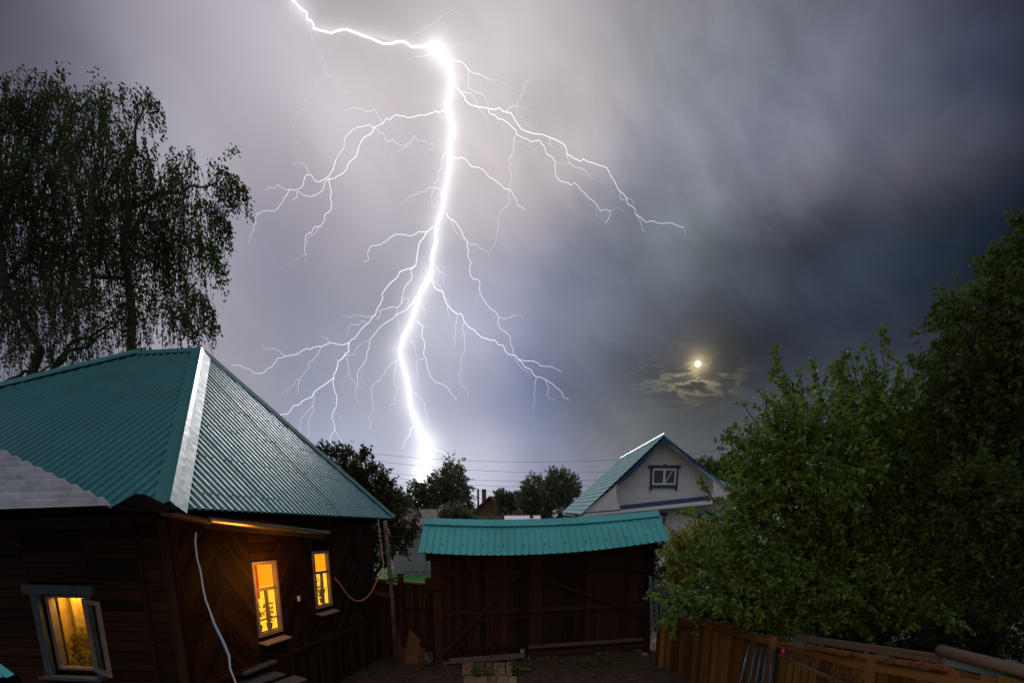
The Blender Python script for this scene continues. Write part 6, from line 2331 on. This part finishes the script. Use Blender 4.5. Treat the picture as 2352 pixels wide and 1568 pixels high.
B(TD, 1, [(610, 680), (597, 720), (595, 800), (555, 870), (575, 900), (570, 960), (580, 1010), (565, 1080), (555, 1130), (565, 1180), (510, 1230), (485, 1280), (485, 1350), (465, 1430), (455, 1490), (415, 1525)])
B(TD, 0, [(575, 860), (610, 950), (625, 1040), (620, 1080)])
B(TD, 0, [(600, 735), (650, 735), (710, 770), (770, 810)])
B(TD, 1, [(980, 830), (990, 890), (1040, 925), (1110, 945), (1140, 985), (1175, 1010)])
B(TD, 0, [(895, 900), (940, 892), (1000, 903)])
B(TD, 1, [(540, 515), (560, 495), (615, 478), (640, 430), (635, 405), (655, 395), (665, 315), (690, 300), (715, 300)])
B(TD, 0, [(615, 485), (615, 548), (660, 560), (670, 590), (715, 630), (760, 650)])
B(TD, 0, [(620, 480), (670, 490), (720, 525)])
B(TD, 1, [(855, 712), (856, 745), (845, 755), (825, 742)])
B(TD, 0, [(850, 760), (890, 780), (905, 800)])
B(TD, 1, [(1365, 1100), (1365, 1150), (1400, 1160), (1420, 1150), (1450, 1160), (1470, 1190)])
B(TD, 1, [(1480, 1270), (1510, 1310), (1525, 1380), (1550, 1388)])
B(TD, 2, [(120, 820), (150, 840), (180, 860), (240, 862), (290, 920), (370, 940), (420, 1000), (470, 1030), (520, 1075), (580, 1100), (610, 1150), (620, 1200), (650, 1210), (675, 1230)])
B(TD, 0, [(520, 1080), (600, 1077), (630, 1095), (655, 1140)])
B(TE, 2, [(325, 90), (350, 130), (390, 155), (420, 200), (445, 255), (470, 290), (480, 350), (475, 400), (497, 440), (490, 510), (510, 552), (545, 555), (555, 620), (580, 690), (610, 730), (660, 775), (690, 820), (685, 860), (700, 900), (770, 955), (775, 1010), (790, 1060), (795, 1090)])
B(TE, 1, [(350, 130), (370, 185), (410, 245), (460, 280)])
B(TE, 1, [(470, 290), (500, 310), (540, 312), (560, 340), (605, 348), (635, 395)])
B(TE, 1, [(690, 820), (770, 820), (825, 803), (870, 830)])
B(TE, 0, [(560, 650), (545, 700), (530, 730)])
B(TE, 3, [(215, 540), (230, 570), (240, 610), (300, 640), (320, 710), (345, 750), (375, 780), (405, 800), (430, 795), (450, 850), (490, 895), (540, 935), (610, 970), (660, 980), (690, 1015), (725, 1018), (755, 1075), (805, 1085), (830, 1115)])
B(TE, 2, [(830, 1115), (870, 1165), (920, 1190), (950, 1235), (990, 1240), (1050, 1275), (1090, 1310), (1135, 1350), (1140, 1380), (1185, 1402)])
B(TE, 2, [(830, 1115), (930, 1125), (985, 1160), (1060, 1165), (1130, 1200)])
B(TE, 1, [(955, 1240), (942, 1320), (945, 1400), (925, 1465)])
B(TE, 1, [(1020, 1262), (1040, 1320), (1038, 1385), (1080, 1397)])
B(TE, 1, [(805, 1090), (830, 1150), (870, 1185), (920, 1240)])
B(TE, 0, [(755, 1080), (745, 1130)])
B(TE, 1, [(450, 855), (438, 900), (450, 940), (450, 1010), (430, 1090), (430, 1170), (415, 1220), (420, 1265), (465, 1335), (480, 1365)])
B(TE, 1, [(400, 805), (390, 880), (375, 970), (390, 1000), (380, 1035)])
B(TE, 1, [(240, 565), (290, 620), (335, 700), (350, 745)])
B(TE, 1, [(330, 740), (338, 790), (350, 830)])
B(TE, 1, [(240, 450), (275, 500), (310, 515), (308, 570)])
B(TE, 2, [(120, 850), (160, 880), (152, 950), (175, 1010), (165, 1080), (185, 1110), (190, 1160), (215, 1235), (250, 1275), (300, 1290), (350, 1340), (400, 1395)])
B(TE, 0, [(165, 885), (240, 903)])
B(TE, 1, [(165, 1110), (115, 1130), (120, 1200), (120, 1275)])
B(TE, 1, [(75, 975), (100, 1010), (110, 1070), (125, 1110)])
B(TE, 1, [(155, 745), (180, 770), (165, 830)])
B(TE, 1, [(100, 1340), (155, 1390), (175, 1450), (190, 1520), (197, 1568)])
B(TF, 2, [(1580, 180), (1640, 230), (1680, 245), (1750, 280)])
CLS = {0: (1.1, 0.5, 'bolt_faint'), 1: (1.15, 0.5, 'bolt_mid'), 2: (1.3, 0.6, 'bolt_bright'), 3: (1.8, 1.2, 'bolt_bright')}
for pts, w, m in BR:
    a_, b_, mt = CLS[w]
    bolt_tube(jag(pts, 1, 0.16), a_, b_, 'branch', mt, 5)
